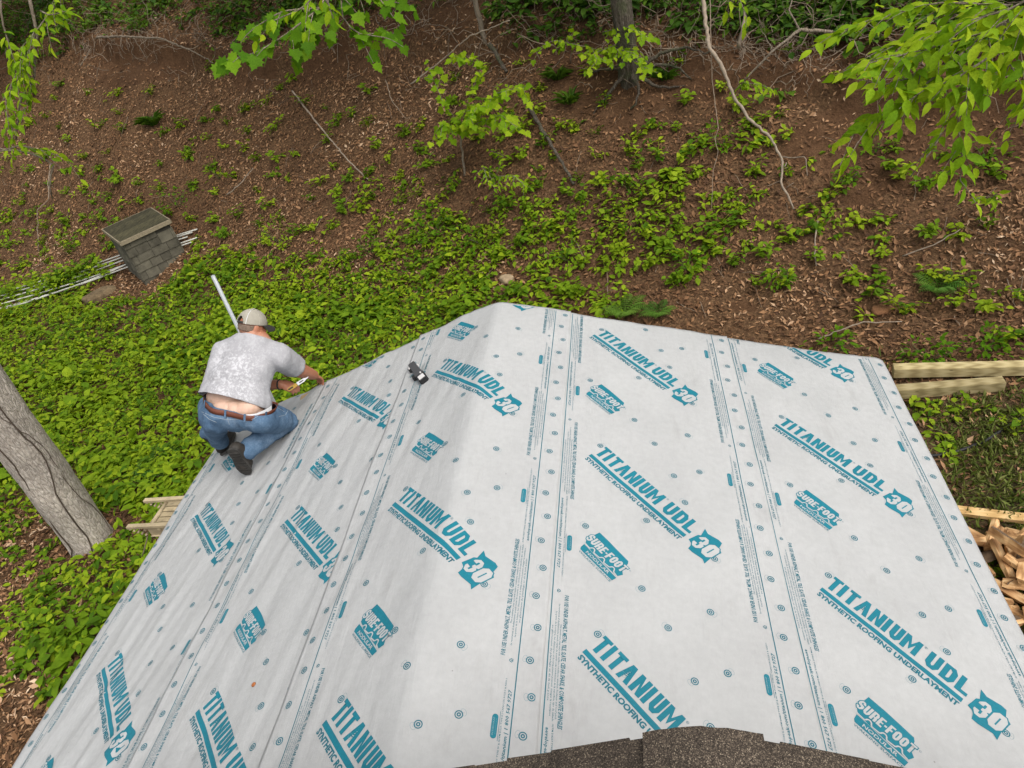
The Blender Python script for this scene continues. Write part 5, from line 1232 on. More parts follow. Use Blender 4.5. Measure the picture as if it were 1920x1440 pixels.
# ---- work platform by the left eave
def platform():
    z = 1.95; 
    def at(px, zz): d = ray(px); return CAM + d * ((zz - CAM[2]) / d[2])
    A, Dn = at((238, 986), z), at((270, 937), z); B = at((318, 982), z)
    ux = unit(B - A); uy = Dn - A; uy = uy - ux * (uy @ ux); wid = np.linalg.norm(uy); uy /= wid; L = 2.3; up = np.array([0, 0, 1.0])
    M_FG = mat_simple('weathered_yellow_rail', (.36, .29, .18), .7, .35, 9, bscale=90, stretch=(1, 1, 1)); M_PK = mat_simple('weathered_deck_board', (.34, .27, .16), .85, .45, 14, bscale=60)
    root = thing('work_platform', 'weathered tan work platform with slatted deck under the left eave', 'platform', A + ux * L / 2 + uy * wid / 2)
    off = (Dn - A) @ ux
    for k, (yy, xo) in enumerate(((0, 0), (wid, off))):
        o_ = A + uy * yy + ux * xo
        mb = MB(); mb.box(o_ + ux * L / 2 - up * .012, ux * L / 2, uy * .020, up * .012); mb.build('rail', M_FG, root)
        mb = MB(); mb.box(o_ + ux * (L / 2 + .09) - up * .075, ux * (L / 2 - .09), uy * .006, up * .050); mb.build('rail_web', M_FG, root)
        mb = MB(); mb.box(o_ + ux * (L / 2 + .09) - up * .130, ux * (L / 2 - .09), uy * .018, up * .005); mb.build('rail_flange', M_FG, root)
        for j in range(5):
            mb = MB(); mb.tube([o_ + ux * (.02 + .028 * j) - up * (.035 + .02 * j) - uy * .018, o_ + ux * (.02 + .028 * j) - up * (.035 + .02 * j) + uy * .018], .009, 8); mb.build('rail_tooth', M_FG, root, True)
        for xx in (.16, .30):
            mb = MB(); mb.tube([o_ + ux * xx - up * .05 - uy * .007, o_ + ux * xx - up * .05 - uy * .014], .014, 10); mb.build('rivet', M_FG, root)
    for xx in (.22, .95, 1.75):
        mb = MB(); mb.tube([A + ux * (xx - .02) + uy * .02 - up * .04, A + ux * (xx + off) + uy * (wid - .02) - up * .04], .020, 10); mb.build('rung', M_FG, root, True)
    nb = 4; bw = (wid - .06) / nb
    for k in range(nb):
        yy = .03 + bw * (k + .5); xo = off * yy / wid
        mb = MB(); mb.box(A + ux * (xo + .27 + (L - .27) / 2) + uy * yy - up * .018, ux * ((L - .27) / 2), uy * (bw / 2 - .006), up * .010, random.random()); mb.build('deck_board', M_PK, root)
    # ladder-jack legs that carry it
    for xx in (.5, 1.7):
        for yy in (.0, wid):
            p = A + ux * xx + uy * yy; mb = MB(); mb.tube([p - up * .13, np.array([p[0], p[1], ground_h(p[0], p[1]) - .05])], .02, 8); mb.build('leg', M_FG, root, True)
    mb = MB(); p = A + ux * .13 - up * .13; mb.tube(crooked(p, p - ux * .14 - up * .2 - uy * .06, 5, .05), .006, 6); mb.build('tie_rope', M_TWIG, root, True)
platform()

# ================================================================== lumber, hose and firewood at the right
def mat_wood(name, cols, knot=.5):
    m, n, l = new_mat(name); b = principled(n, l, .7, .25); tc = n.new('ShaderNodeTexCoord'); oi = n.new('ShaderNodeObjectInfo')
    mp = n.new('ShaderNodeMapping'); mp.inputs['Scale'].default_value = (1.0, 14, 14); l.new(tc.outputs['Object'], mp.inputs[0])
    add = n.new('ShaderNodeVectorMath'); add.operation = 'ADD'; l.new(mp.outputs[0], add.inputs[0]); l.new(oi.outputs['Random'], add.inputs[1])
    t = noise_node(n, l, 2.4, 5, add.outputs[0], .6, .8); w = n.new('ShaderNodeTexWave'); w.inputs['Scale'].default_value = 1.6; w.inputs['Distortion'].default_value = 5; w.inputs['Detail'].default_value = 3; l.new(add.outputs[0], w.inputs['Vector'])
    f = math_node(n, l, 'MULTIPLY_ADD', w.outputs['Fac'], .35); l.new(math_node(n, l, 'MULTIPLY', t.outputs[0], .65), n[-2].inputs[2]) if False else None
    r = ramp(n, l, math_node(n, l, 'ADD', math_node(n, l, 'MULTIPLY', t.outputs[0], .65), math_node(n, l, 'MULTIPLY', w.outputs['Fac'], .35)), [(.25, cols[0]), (.5, cols[1]), (.75, cols[2])])
    v = n.new('ShaderNodeTexVoronoi'); v.inputs['Scale'].default_value = 4; mp2 = n.new('ShaderNodeMapping'); mp2.inputs['Scale'].default_value = (1, 3, 3); l.new(tc.outputs['Object'], mp2.inputs[0]); l.new(mp2.outputs[0], v.inputs['Vector'])
    k = ramp(n, l, v.outputs['Distance'], [(.05, knot), (.10, 1.0)]); c = mixc(n, l, 1.0, r.outputs[0], k.outputs[0], 'MULTIPLY')
    rr = math_node(n, l, 'MULTIPLY_ADD', oi.outputs['Random'], .4); n[-1].inputs[2].default_value = .78
    l.new(mixc(n, l, 1.0, c, rr, 'MULTIPLY'), b.inputs['Base Color']); l.new(bump(n, l, t.outputs[0], .25, .004), b.inputs['Normal']); return m
M_PT = mat_wood('treated_timber', ((.24, .185, .085), (.36, .29, .14), (.45, .37, .20))); M_PINE = mat_wood('fresh_pine', ((.36, .215, .08), (.50, .33, .14), (.58, .41, .20)))
M_FIRE = mat_wood('split_wood', ((.28, .145, .06), (.48, .27, .115), (.64, .43, .22)), .7); M_FBARK = mat_simple('firewood_bark', (.13, .085, .05), .9, .35, 8, bscale=40, bstr=.8, bdist=.01)
def beam(a, b, w, h, label, name, cat, mat, roll=0.0, group=None):
    a, b = np.array(a), np.array(b); L = np.linalg.norm(b - a); bm = bmesh.new(); bmesh.ops.create_cube(bm, size=1.0)
    for v in bm.verts: v.co = Vector((v.co.x * L, v.co.y * w, v.co.z * h))
    bmesh.ops.bevel(bm, geom=bm.edges[:], offset=min(w, h) * .035, segments=2, affect='EDGES')
    me = bpy.data.meshes.new(name); bm.to_mesh(me); bm.free(); me.materials.append(mat); o = bpy.data.objects.new(name, me); COL.objects.link(o)
    X = Vector(unit(b - a)); Y = Vector((0, 0, 1)).cross(X).normalized(); Z = X.cross(Y); R_ = Matrix((X, Y, Z)).transposed() @ Matrix.Rotation(roll, 3, 'X')
    o.matrix_world = Matrix.Translation(Vector((a + b) / 2)) @ R_.to_4x4(); tag(o, label, cat, group); return o
def gp(px, lift): p = hit(px); return np.array([p[0], p[1], ground_h(p[0], p[1]) + lift])
def flat_pair(a, b): 
    z = max(a[2], b[2]); a = a.copy(); b = b.copy(); m = [ground_h(*(a + (b - a) * t)[:2]) for t in np.linspace(0, 1, 9)]; z = max(m); return a, b, z
a, b = hit((1672, 712)), hit((1985, 697)); _, _, z = flat_pair(a, b); a[2] = b[2] = z + .062
beam(a, b, .125, .125, 'longer square timber lying behind, running out of the right edge', 'square_timber', 'timber', M_PT)
a, b = hit((1640, 752)), hit((1879, 728)); _, _, z = flat_pair(a, b); a[2] = b[2] = z + .062
beam(a, b, .125, .125, 'shorter square timber in front, its cut end showing at the right', 'square_timber', 'timber', M_PT)
a, b = hit((1768, 962)), hit((1990, 988)); _, _, z = flat_pair(a, b); a[2] = b[2] = z + .035
beam(a, b, .10, .042, 'yellow pine board lying between the timbers and the firewood heap', 'pine_board', 'board', M_PINE)
a, b = hit((1905, 1022)), hit((1990, 1130)); a[2] += .05; b[2] += .05
beam(a, b, .14, .038, 'short pale board end at the right edge beside the firewood', 'pine_board', 'board', M_PINE, .2)
pts = resample([hit(q) + [0, 0, .015] for q in ((1700, 862), (1750, 857), (1800, 848), (1850, 828), (1890, 800), (1945, 770))], .06); pts[:, 2] = ground_h(pts[:, 0], pts[:, 1]) + .018 + .008 * rng.random(len(pts))
mb = MB(); mb.tube(pts, .017, 8); o = mb.build('black_hose', mat_simple('black_rubber', (.018, .017, .017), .6, .2, 9), None, True); tag(o, 'black hose snaking over the trampled grass at the right', 'hose')

def log_mesh(seed):
    r = random.Random(seed); L = r.uniform(.22, .38); R_ = r.uniform(.035, .09); ang = r.uniform(.9, 1.9); nb = 5; n = 7
    V = []; F = []; MI = []
    prof = [(0, 0)] + [(R_ * math.cos(-ang / 2 + ang * i / nb), R_ * math.sin(-ang / 2 + ang * i / nb)) for i in range(nb + 1)]
    if r.random() < .35: prof = [(0, -R_ * .35), (R_ * .8, -R_ * .45), (R_ * .9, 0), (R_ * .8, R_ * .4), (.01, R_ * .42), (-.01, 0)]
    cx = sum(p[0] for p in prof) / len(prof); k = len(prof); tw = r.uniform(-.25, .25)
    for i in range(n):
        t = i / (n - 1); s = 1 + r.uniform(-.06, .06) - (.05 if i in (0, n - 1) else 0); a = tw * t
        for x, y in prof:
            x = (x - cx) * s + r.uniform(-.004, .004); y = y * s + r.uniform(-.004, .004); V.append(((t - .5) * L + r.uniform(-.005, .005), x * math.cos(a) - y * math.sin(a), x * math.sin(a) + y * math.cos(a)))
    for i in range(n - 1):
        for j in range(k):
            F.append((i * k + j, i * k + (j + 1) % k, (i + 1) * k + (j + 1) % k, (i + 1) * k + j)); MI.append(1 if (len(prof) > 6 and 1 <= j <= nb) else 0)
    F.append(tuple(range(k - 1, -1, -1))); F.append(tuple((n - 1) * k + j for j in range(k))); MI += [0, 0]
    me = bpy.data.meshes.new('split_log'); me.from_pydata(V, [], F); me.materials.append(M_FIRE); me.materials.append(M_FBARK); me.polygons.foreach_set('material_index', MI); me.update(); return me
LOGS = [log_mesh(i) for i in range(9)]
hc = hit((1912, 1100)); spec = []
for i in range(74):
    x = float(np.clip(rng.normal(.12, .30), -.5, .75)); y = rng.uniform(-.60, .50); 
    if x < -.48: x = -.48 + .1 * rng.random()
    spec.append((x, y, i))
spec.sort(key=lambda q: 0)
for x, y, i in spec:
    p = hc + np.array([x, y, 0]); g = float(ground_h(p[0], p[1])); top = .30 * math.exp(-((x - .2) / .42) ** 2 - ((y + .05) / .5) ** 2)
    lev = rng.random(); o = bpy.data.objects.new('split_log', LOGS[i % 9]); COL.objects.link(o)
    o.location = (p[0], p[1], g + .04 + top * (.25 + .75 * lev)); o.rotation_euler = (rng.uniform(0, 6.28), rng.normal(0, .22), rng.uniform(0, 6.28))
    tag(o, 'split orange-brown firewood log in the heap at the lower right', 'firewood', 'split firewood logs heaped beside the roof')
o = bpy.data.objects.new('split_log', log_mesh(3)); COL.objects.link(o); p = hit((1885, 1058)); o.location = (p[0] - .02, p[1], ground_h(p[0], p[1]) + .33); o.scale = (1.25, 1.25, 1.25); o.rotation_euler = (.6, .12, -.9)
tag(o, 'largest split log lying on top of the firewood heap', 'firewood', 'split firewood logs heaped beside the roof')

# ================================================================== small things lying on the roof
def roof_at(px, lift=0.0):
    """where a line of sight meets the sheet"""
    d = ray(px); t = np.linspace(1.0, 8, 1500); P = CAM + d * t[:, None]
    p = (P[:, 0] - APEX[0]) / CT; h = P[:, 2] - (APEX[2] - ST * (np.sqrt(p * p + RR * RR) - RR)) - lift
    i = int(np.argmax(h < 0)); q = P[i]; return q, p[i], APEX[1] - q[1]
def roof_frame(p): s = 1 if p > 0 else -1; return np.array([CT, 0, -ST * s]), np.array([0, -1.0, 0]), np.array([ST * s, 0, CT])
def tool():
    A, pa, va = roof_at((779, 691)); B, pb, vb = roof_at((800, 719)); ex, ev, nn = roof_frame(pa)
    c = (A + B) / 2; x = unit(B - A); y = np.cross(nn, x); L = np.linalg.norm(B - A) + .012
    M_G = mat_simple('dark_grey_plastic', (.055, .055, .058), .5, .15, 6); M_K = mat_simple('black_plastic', (.015, .015, .016), .4, .2, 6); M_M = mat_simple('bright_steel', (.75, .72, .70), .3, .1, 6, metal=.3)
    root = thing('staple_gun', 'black and grey hand stapler lying on the left slope below the ridge', 'stapler', c)
    c = c + nn * .012
    def prism(pts, z0, z1, mat, name):
        n = len(pts); v = [c + x * a + y * b + nn * z for z in (z0, z1) for a, b in pts]; m = MB(); m.add(v, [tuple(range(n - 1, -1, -1)), tuple(range(n, 2 * n))] + [(i, (i + 1) % n, n + (i + 1) % n, n + i) for i in range(n)]); return m.build(name, mat, root)
    h = L / 2
    prism([(-h, -.022), (-h + .012, -.027), (-h * .1, -.026), (h * .3, -.033), (h * .45, -.033), (h * .45, .030), (-h * .05, .024), (-h + .01, .024), (-h, .018)], 0, .042, M_G, 'body')
    prism([(h * .30, -.034), (h * .9, -.032), (h, -.022), (h, .022), (h * .9, .032), (h * .30, .033)], 0, .034, M_K, 'nose')
    prism([(h * .56, -.022), (h * .90, -.022), (h * .90, .022), (h * .56, .022)], .0345, .038, M_M, 'striking_plate')
    prism([(-h * .95, -.046), (-h * .70, -.046), (-h * .55, -.028), (h * .05, -.034), (h * .05, -.026), (-h * .95, -.026)], .004, .022, M_K, 'lever')
    prism([(h * .02, -.052), (h * .25, -.056), (h * .34, -.036), (h * .02, -.034)], .002, .030, M_K, 'latch')
    for a, b in ((-h * .62, -.034), (-h * .35, .029), (h * .42, .012)):
        m = MB(); q = c + x * a + y * b + nn * .036; m.tube([q, q + nn * .010], .006, 10); m.build('screw', M_M, root)
tool()
A, pa, va = roof_at((480, 1287)); ex, ev, nn = roof_frame(pa); mb = MB(); q = surf(pa, va, .012); mb.tube([q, q + nn * .003, q + nn * .006], [.0115, .0115, .008], 16)
tag(mb.build('round_cap', mat_simple('rust_plastic', (.36, .12, .035), .5, .2, 40), None, True), 'tiny round rust-orange cap lying on the lower left of the white roof', 'cap')
# ================================================================== the kneeling man
J = lambda x, y, d: pdepth((x, y), d)
AWAY = unit(CF * [1, 1, 0]); RGT = np.array([AWAY[1], -AWAY[0], 0]); UPZ = np.array([0, 0, 1.0])
def sphere_pts(nu=18, nv=12):
    u = np.linspace(0, 2 * math.pi, nu, endpoint=False); v = np.linspace(0, math.pi, nv + 1)[1:-1]
    P = [(0, 0, 1)] + [(math.sin(b) * math.cos(a), math.sin(b) * math.sin(a), math.cos(b)) for b in v for a in u] + [(0, 0, -1)]; F = []; n = nu; m = len(v)
    for k in range(n): F.append((0, 1 + k, 1 + (k + 1) % n))
    for i in range(m - 1):
        for k in range(n): F.append((1 + i * n + k, 1 + (i + 1) * n + k, 1 + (i + 1) * n + (k + 1) % n, 1 + i * n + (k + 1) % n))
    b = 1 + (m - 1) * n
    for k in range(n): F.append((b + k, len(P) - 1, b + (k + 1) % n))
    return np.array(P), F
SPH, SPHF = sphere_pts()
class Vol:
    """overlapping solids fused into one continuous skin"""
    def __init__(s): s.m = MB()
    def ell(s, c, r, ax=None):
        ax = np.eye(3) if ax is None else np.array([unit(a) for a in ax]); s.m.add(np.array(c) + (SPH * np.array(r)) @ ax, SPHF)
    def cap(s, a, b, ra, rb):
        a, b = np.array(a, float), np.array(b, float); t = unit(b - a); q = unit(np.cross(t, [0.3, .2, .9])); w = np.cross(t, q); V = []; n = 16
        rings = [(a, ra, -x) for x in (.96, .75, .4)] + [(a, ra, 0), (b, rb, 0)] + [(b, rb, x) for x in (.4, .75, .96)]
        for c, r, x in rings:
            rr = r * math.sqrt(1 - x * x); V += [c + t * (x * r) + rr * (math.cos(k * 2 * math.pi / n) * q + math.sin(k * 2 * math.pi / n) * w) for k in range(n)]
        F = [(i * n + k, i * n + (k + 1) % n, (i + 1) * n + (k + 1) % n, (i + 1) * n + k) for i in range(7) for k in range(n)] + [tuple(range(n - 1, -1, -1)), tuple(7 * n + k for k in range(n))]
        s.m.add(V, F)
    def chain(s, pts, rad):
        for i in range(len(pts) - 1): s.cap(pts[i], pts[i + 1], rad[i], rad[i + 1])
    def skin(s, voxel, smooth=6, fac=.5):
        me = bpy.data.meshes.new('v'); me.from_pydata(s.m.v, [], s.m.f); o = bpy.data.objects.new('v', me); COL.objects.link(o)
        r = o.modifiers.new('r', 'REMESH'); r.mode = 'VOXEL'; r.voxel_size = voxel; r.adaptivity = 0
        q = o.modifiers.new('s', 'SMOOTH'); q.iterations = smooth; q.factor = fac
        bpy.context.view_layer.update(); dg = bpy.context.evaluated_depsgraph_get(); out = bpy.data.meshes.new_from_object(o.evaluated_get(dg))
        bpy.data.objects.remove(o); bpy.data.meshes.remove(me); return out
def mesh_np(me):
    n = len(me.vertices); v = np.empty(n * 3, np.float32); me.vertices.foreach_get('co', v); k = np.empty(n * 3, np.float32); me.vertices.foreach_get('normal', k); return v.reshape(-1, 3).astype(float), k.reshape(-1, 3).astype(float)
def set_np(me, v): me.vertices.foreach_set('co', v.astype(np.float32).ravel()); me.update()
def cut(me, co_, no, keep_positive=False):
    bm = bmesh.new(); bm.from_mesh(me)
    bmesh.ops.bisect_plane(bm, geom=bm.verts[:] + bm.edges[:] + bm.faces[:], plane_co=Vector(co_), plane_no=Vector(no), clear_outer=not keep_positive, clear_inner=keep_positive)
    bm.to_mesh(me); bm.free(); me.update()
def finish(me, name, mat, root, attrs=None):
    me.name = name; me.materials.clear(); me.materials.append(mat); me.polygons.foreach_set('use_smooth', np.ones(len(me.polygons), bool))
    for k, v in (attrs or {}).items(): a = me.attributes.new(k, 'FLOAT', 'POINT'); a.data.foreach_set('value', np.asarray(v, np.float32))
    o = bpy.data.objects.new(name, me); COL.objects.link(o); return place(o, root) if root is not None else o
def bvh_of(me): return BVHTree.FromPolygons([v.co[:] for v in me.vertices], [tuple(p.vertices) for p in me.polygons])

def mat_skin():
    m, n, l = new_mat('skin'); b = principled(n, l, .5, .35); tc = n.new('ShaderNodeTexCoord'); a = n.new('ShaderNodeAttribute'); a.attribute_name = 'tan'
    t = noise_node(n, l, 22, 5, tc.outputs['Object']); t2 = noise_node(n, l, 6, 3, tc.outputs['Object'])
    p = ramp(n, l, t.outputs[0], [(.3, (.50, .32, .23)), (.7, (.58, .39, .295))]); q = ramp(n, l, t2.outputs[0], [(.3, (.30, .115, .065)), (.7, (.42, .18, .105))])
    l.new(mixc(n, l, a.outputs['Fac'], p.outputs[0], q.outputs[0]), b.inputs['Base Color']); b.inputs['Subsurface Weight'].default_value = .08; b.inputs['Subsurface Radius'].default_value = (.02, .008, .004)
    l.new(bump(n, l, t.outputs[0], .15, .003), b.inputs['Normal']); return m
def mat_shirt():
    m, n, l = new_mat('mottled_grey_cotton'); b = principled(n, l, .9, .1); tc = n.new('ShaderNodeTexCoord'); c = tc.outputs['Object']
    a = n.new('ShaderNodeAttribute'); a.attribute_name = 'print'
    t = noise_node(n, l, 52, 6, c, .72, .5); t2 = noise_node(n, l, 8, 3, c)
    f = math_node(n, l, 'ADD', t.outputs[0], math_node(n, l, 'MULTIPLY', math_node(n, l, 'SUBTRACT', t2.outputs[0], .5), .25))
    patch = ramp(n, l, f, [(.49, 0.0), (.57, .95)])
    base = ramp(n, l, t2.outputs[0], [(.3, (.30, .295, .305)), (.7, (.35, .345, .355))])
    col = mixc(n, l, math_node(n, l, 'MULTIPLY', patch.outputs[0], a.outputs['Fac']), base.outputs[0], (.49, .485, .50))
    l.new(col, b.inputs['Base Color']); w = noise_node(n, l, 220, 2, c); l.new(bump(n, l, w.outputs[0], .15, .002), b.inputs['Normal']); return m
def mat_denim():
    m, n, l = new_mat('worn_denim'); b = principled(n, l, .9, .12); tc = n.new('ShaderNodeTexCoord'); c = tc.outputs['Object']; a = n.new('ShaderNodeAttribute'); a.attribute_name = 'wear'
    t = noise_node(n, l, 9, 6, c, .65); t2 = noise_node(n, l, 90, 4, c, .7)
    f = math_node(n, l, 'ADD', math_node(n, l, 'MULTIPLY', t.outputs[0], .7), math_node(n, l, 'MULTIPLY', t2.outputs[0], .3)); f = math_node(n, l, 'ADD', f, a.outputs['Fac'])
    r = ramp(n, l, f, [(.30, (.042, .076, .130)), (.48, (.085, .145, .225)), (.62, (.155, .225, .315)), (.85, (.33, .38, .43))])
    l.new(r.outputs[0], b.inputs['Base Color']); l.new(bump(n, l, t2.outputs[0], .3, .003), b.inputs['Normal']); return m
M_SKIN, M_SHIRT, M_DENIM = mat_skin(), mat_shirt(), mat_denim()
M_BELT = mat_simple('brown_leather', (.125, .040, .022), .5, .2, 12, bscale=90); M_BOOT = mat_simple('dark_worn_leather', (.026, .022, .018), .6, .6, 9, bscale=50, bstr=.4); M_SOLE = mat_simple('grey_rubber_sole', (.040, .037, .033), .75, .4, 14, bscale=60, bstr=.4)
M_CAP = mat_simple('beige_cap_cloth', (.33, .305, .25), .9, .2, 14, bscale=160, bstr=.3); M_CAPDARK = mat_simple('dark_cap_cloth', (.035, .033, .030), .85, .2, 14); M_HAIR = mat_simple('short_grey_brown_hair', (.19, .135, .10), .85, .4, 60, bscale=200, bstr=.6)
M_WHITE = mat_simple('white_cotton', (.68, .68, .68), .9, .06, 9); M_STITCH = mat_simple('pale_stitching', (.27, .31, .34), .9, .1, 30)

def fold(me, amp, seed, scale=1.0, mask=None):
    v, k = mesh_np(me); a = v @ CR; b = v @ CU; c = v @ CF
    h = N1.fbm((a * .8 + b * .35) * 9 * scale + seed, (b - .5 * a + c * .5) * 5 * scale, 3) + .6 * N3.fbm((a - b) * 6 * scale + seed, c * 9 * scale + a * 3, 2)
    h = 1 - np.abs(h) * 2.2                                   # ridged: cloth folds
    d = amp * h
    if mask is not None: d = d * mask(v)
    set_np(me, v + k * d[:, None])

def build_man():
    # joints, found from the photograph and the roof he kneels on
    n_l = np.array([-ST, 0, CT])
    rk = surf(-1.77, .50, .0) + n_l * .055; rtoe = surf(-1.985, .905) + n_l * .03; heel_r = J(439, 845, 4.965); ank_r = J(459, 847, 5.06)
    hl, hr = J(407, 784, 5.0), J(486, 782, 4.97); lk = J(394, 762, 5.42); lheel = surf(-2.475, .475) + n_l * .035; ltoe = surf(-2.56, .215) + n_l * .03; ank_l = lheel + n_l * .085 + (ltoe - lheel) * .12
    pel = J(443, 770, 5.02); neck = J(473, 633, 5.08); ch = J(464, 680, 5.12); waist = J(441, 742, 5.06)
    A = unit(neck - pel); side = unit(hr - hl); back = unit(np.cross(A, side)); 
    if back @ CF > 0: back = -back
    sl, sr = J(423, 662, 5.12), J(522, 668, 5.12); er = J(562, 694, 5.40); wr = J(588, 703, 5.60); el_ = J(458, 722, 5.42); wl_ = J(527, 721, 5.36)
    headc = J(472, 612, 5.13)
    base = surf(-2.2, .5); root = None

    # ---------------- the body: one skin
    V = Vol()
    V.ell(ch, (.195, .125, .25), (side, back, A)); V.ell((ch + waist) / 2, (.20, .135, .2), (side, back, A)); V.ell(waist, (.206, .135, .16), (side, back, A))
    V.ell(pel - A * .02, (.205, .14, .13), (side, back, A)); V.ell(J(422, 770, 4.98), (.10, .09, .10), (side, back, A)); V.ell(J(462, 768, 4.97), (.10, .09, .10), (side, back, A))
    V.cap(ch + A * .12, sl, .09, .072); V.cap(ch + A * .12, sr, .09, .072); V.cap(neck - A * .05, headc - UPZ * .02, .068, .062)
    V.chain([sl, el_, wl_], [.062, .050, .036]); V.chain([sr, er, wr], [.066, .058, .040]); V.cap(er, er + (wr - er) * .75, .061, .046)
    yaw, pit = math.radians(44), math.radians(36); fh = AWAY * math.cos(yaw) + RGT * math.sin(yaw); hx = unit(np.cross(fh, UPZ)); fwd = unit(fh * math.cos(pit) - UPZ * math.sin(pit)); hz = np.cross(hx, fwd)
    V.ell(headc, (.076, .096, .098), (hx, fwd, hz)); V.ell(headc + fwd * .030 - hz * .055, (.056, .066, .060), (hx, fwd, hz)); V.ell(headc + fwd * .072 - hz * .085, (.032, .028, .026), (hx, fwd, hz))
    V.cap(headc + fwd * .092 + hz * .005, headc + fwd * .112 - hz * .030, .011, .015); V.ell(headc + fwd * .088 + hz * .022, (.055, .016, .014), (hx, fwd, hz)); V.ell(headc + fwd * .092 - hz * .058, (.024, .012, .007), (hx, fwd, hz))
    for s in (-1, 1):
        V.ell(headc + hx * s * .080 - hz * .012 - fwd * .012, (.011, .025, .036), (hx, fwd - .0 * hx, hz)); V.ell(headc + hx * s * .045 + fwd * .078 - hz * .02, (.02, .016, .014), (hx, fwd, hz))
    def hand(w, d, nrm, curl, spread, thumb, s=1):
        """d: towards the fingers, nrm: back of the hand, s: +1 when the thumb is on the cross(d, nrm) side"""
        d = unit(d); nrm = unit(nrm - (nrm @ d) * d); q = np.cross(d, nrm) * s
        V.ell(w + d * .048, (.046, .040, .017), (d, q, nrm)); V.ell(w + d * .068, (.030, .043, .014), (d, q, nrm)); V.cap(w - d * .02, w + d * .02, .031, .028)
        for i, (o_, L) in enumerate(((.031, .074), (.0105, .083), (-.0105, .077), (-.030, .061))):
            p = w + d * (.086 - .006 * abs(i - 1)) + q * o_; dd = unit(d + q * spread * (o_ / .03)); c = 0; pts = [w + d * .05 + q * o_ * .9, p]
            for f, k in ((.46, .8), (.31, 1.0), (.25, .7)):
                c += curl[i] * k; pts.append(pts[-1] + L * f * (dd * math.cos(c) - nrm * math.sin(c)))
            V.chain(pts, [.0105, .0108, .0098, .0090, .0080])
        p = w + d * .022 + q * .030; t1 = unit(d * thumb[0] + q * thumb[1] - nrm * thumb[2]); t2 = unit(d * (thumb[0] + .5) + q * (thumb[1] - .45) - nrm * thumb[2]); V.chain([w + d * .01 + q * .012, p, p + t1 * .036, p + t1 * .036 + t2 * .030], [.015, .0145, .0125, .0105])
    # right hand takes hold of the loose edge, left hand holds the knife
    rt = J(607, 713, 5.74); hand(wr, rt - wr, UPZ * .8 - CF * .4, (.35, .40, .45, .5), .10, (.55, .75, .55), -1 if np.cross(unit(rt - wr), UPZ) @ RGT > 0 else 1)
    lt = J(556, 729, 5.36); hand(wl_, lt - wl_, -CF * .55 + UPZ * .75, (.60, .65, .70, .75), .05, (.8, .35, .5), 1 if np.cross(unit(lt - wl_), -CF * .55 + UPZ * .75) @ UPZ > 0 else -1)
    body = V.skin(.0058, 4, .5); v, k = mesh_np(body)
    # furrow at the waistband
    mid = J(430, 768, 4.92); d = v - mid; x = d @ side; z = d @ A; g = np.exp(-(x / .010) ** 2) * sstep(.055, -.01, z) * ((k @ back) > .2); set_np(body, v - k * (.011 * g)[:, None])
    tan = np.clip(sstep(.02, .12, (v - neck) @ A + .06) + ((v - ch) @ side > .20) + ((v - J(540, 715, 5.5)) @ side > -.25) * ((v - ch) @ CF > .18), 0, 1)
    man = finish(body, 'person', M_SKIN, None, {'tan': tan})
    me = man.data; bc = Vector(base); me.transform(Matrix.Translation(-bc)); man.location = bc
    tag(man, 'man in beige cap, grey shirt and blue jeans kneeling at the left roof corner', 'person'); root = man
    bw = me.copy(); bw.transform(Matrix.Translation(bc)); BV_BODY = bvh_of(bw)

    # ---------------- shirt
    V = Vol()
    V.ell(ch, (.222, .150, .26), (side, back, A)); V.ell((ch + waist) / 2 + back * .01, (.232, .165, .22), (side, back, A)); V.ell(waist + back * .005, (.245, .170, .18), (side, back, A))
    V.ell(waist - A * .06, (.268, .184, .17), (side, back, A)); V.cap(ch + A * .13, sl, .105, .092); V.cap(ch + A * .13, sr, .105, .092); V.cap(ch + A * .08, neck - A * .012, .105, .080)
    V.ell(ch + A * .10 + back * .05, (.17, .09, .13), (side, back, A))
    sel = sl + (el_ - sl) * .78; ser = sr + (er - sr) * .70; V.chain([sl, sel], [.092, .084]); V.cap(sl, waist - side * .165 + A * .05, .090, .085); V.chain([sr, sr + (er - sr) * .5, ser], [.098, .092, .092])
    sh = V.skin(.009, 9, .5); fold(sh, .0050, 3.0, 1.2)
    fold(sh, .008, 8.0, .75, lambda q: sstep(.05, .35, np.abs((q - ch) @ side) + .15 * ((q - ch) @ A < -.1)))
    hem_n = unit(A - back * .16 + side * .05); cut(sh, waist - A * .028 + back * .13, hem_n, True)
    cut(sh, neck + A * .012, unit(A + back * -.10))
    cut(sh, ser + unit(er - sr) * .052, unit(er - sr)) if False else None
    # open the right cuff: drop the rounded end of the sleeve
    bm = bmesh.new(); bm.from_mesh(sh); ax = unit(er - sr); pc = ser + ax * .012
    kill = [f for f in bm.faces if (np.array(f.calc_center_median()) - pc) @ ax > 0 and np.linalg.norm(np.array(f.calc_center_median()) - ser) < .16]
    bmesh.ops.delete(bm, geom=kill, context='FACES'); bm.to_mesh(sh); bm.free(); sh.update()
    v, k = mesh_np(sh); fl = sstep(.10, -.06, (v - waist) @ A) ; set_np(sh, v + k * (fl * (.010 + .012 * N1((v @ side) * 14, 2.0)))[:, None])
    v, k = mesh_np(sh); pr = sstep(.24, .08, np.abs((v - (ch + waist) / 2) @ side)) * sstep(.27, .10, (v - (ch + waist) / 2) @ A); pr = .30 + .70 * pr
    o = finish(sh, 'shirt', M_SHIRT, root, {'print': pr}); sol = o.modifiers.new('cloth', 'SOLIDIFY'); sol.thickness = .003; sol.offset = -1
    # ---------------- jeans
    V = Vol()
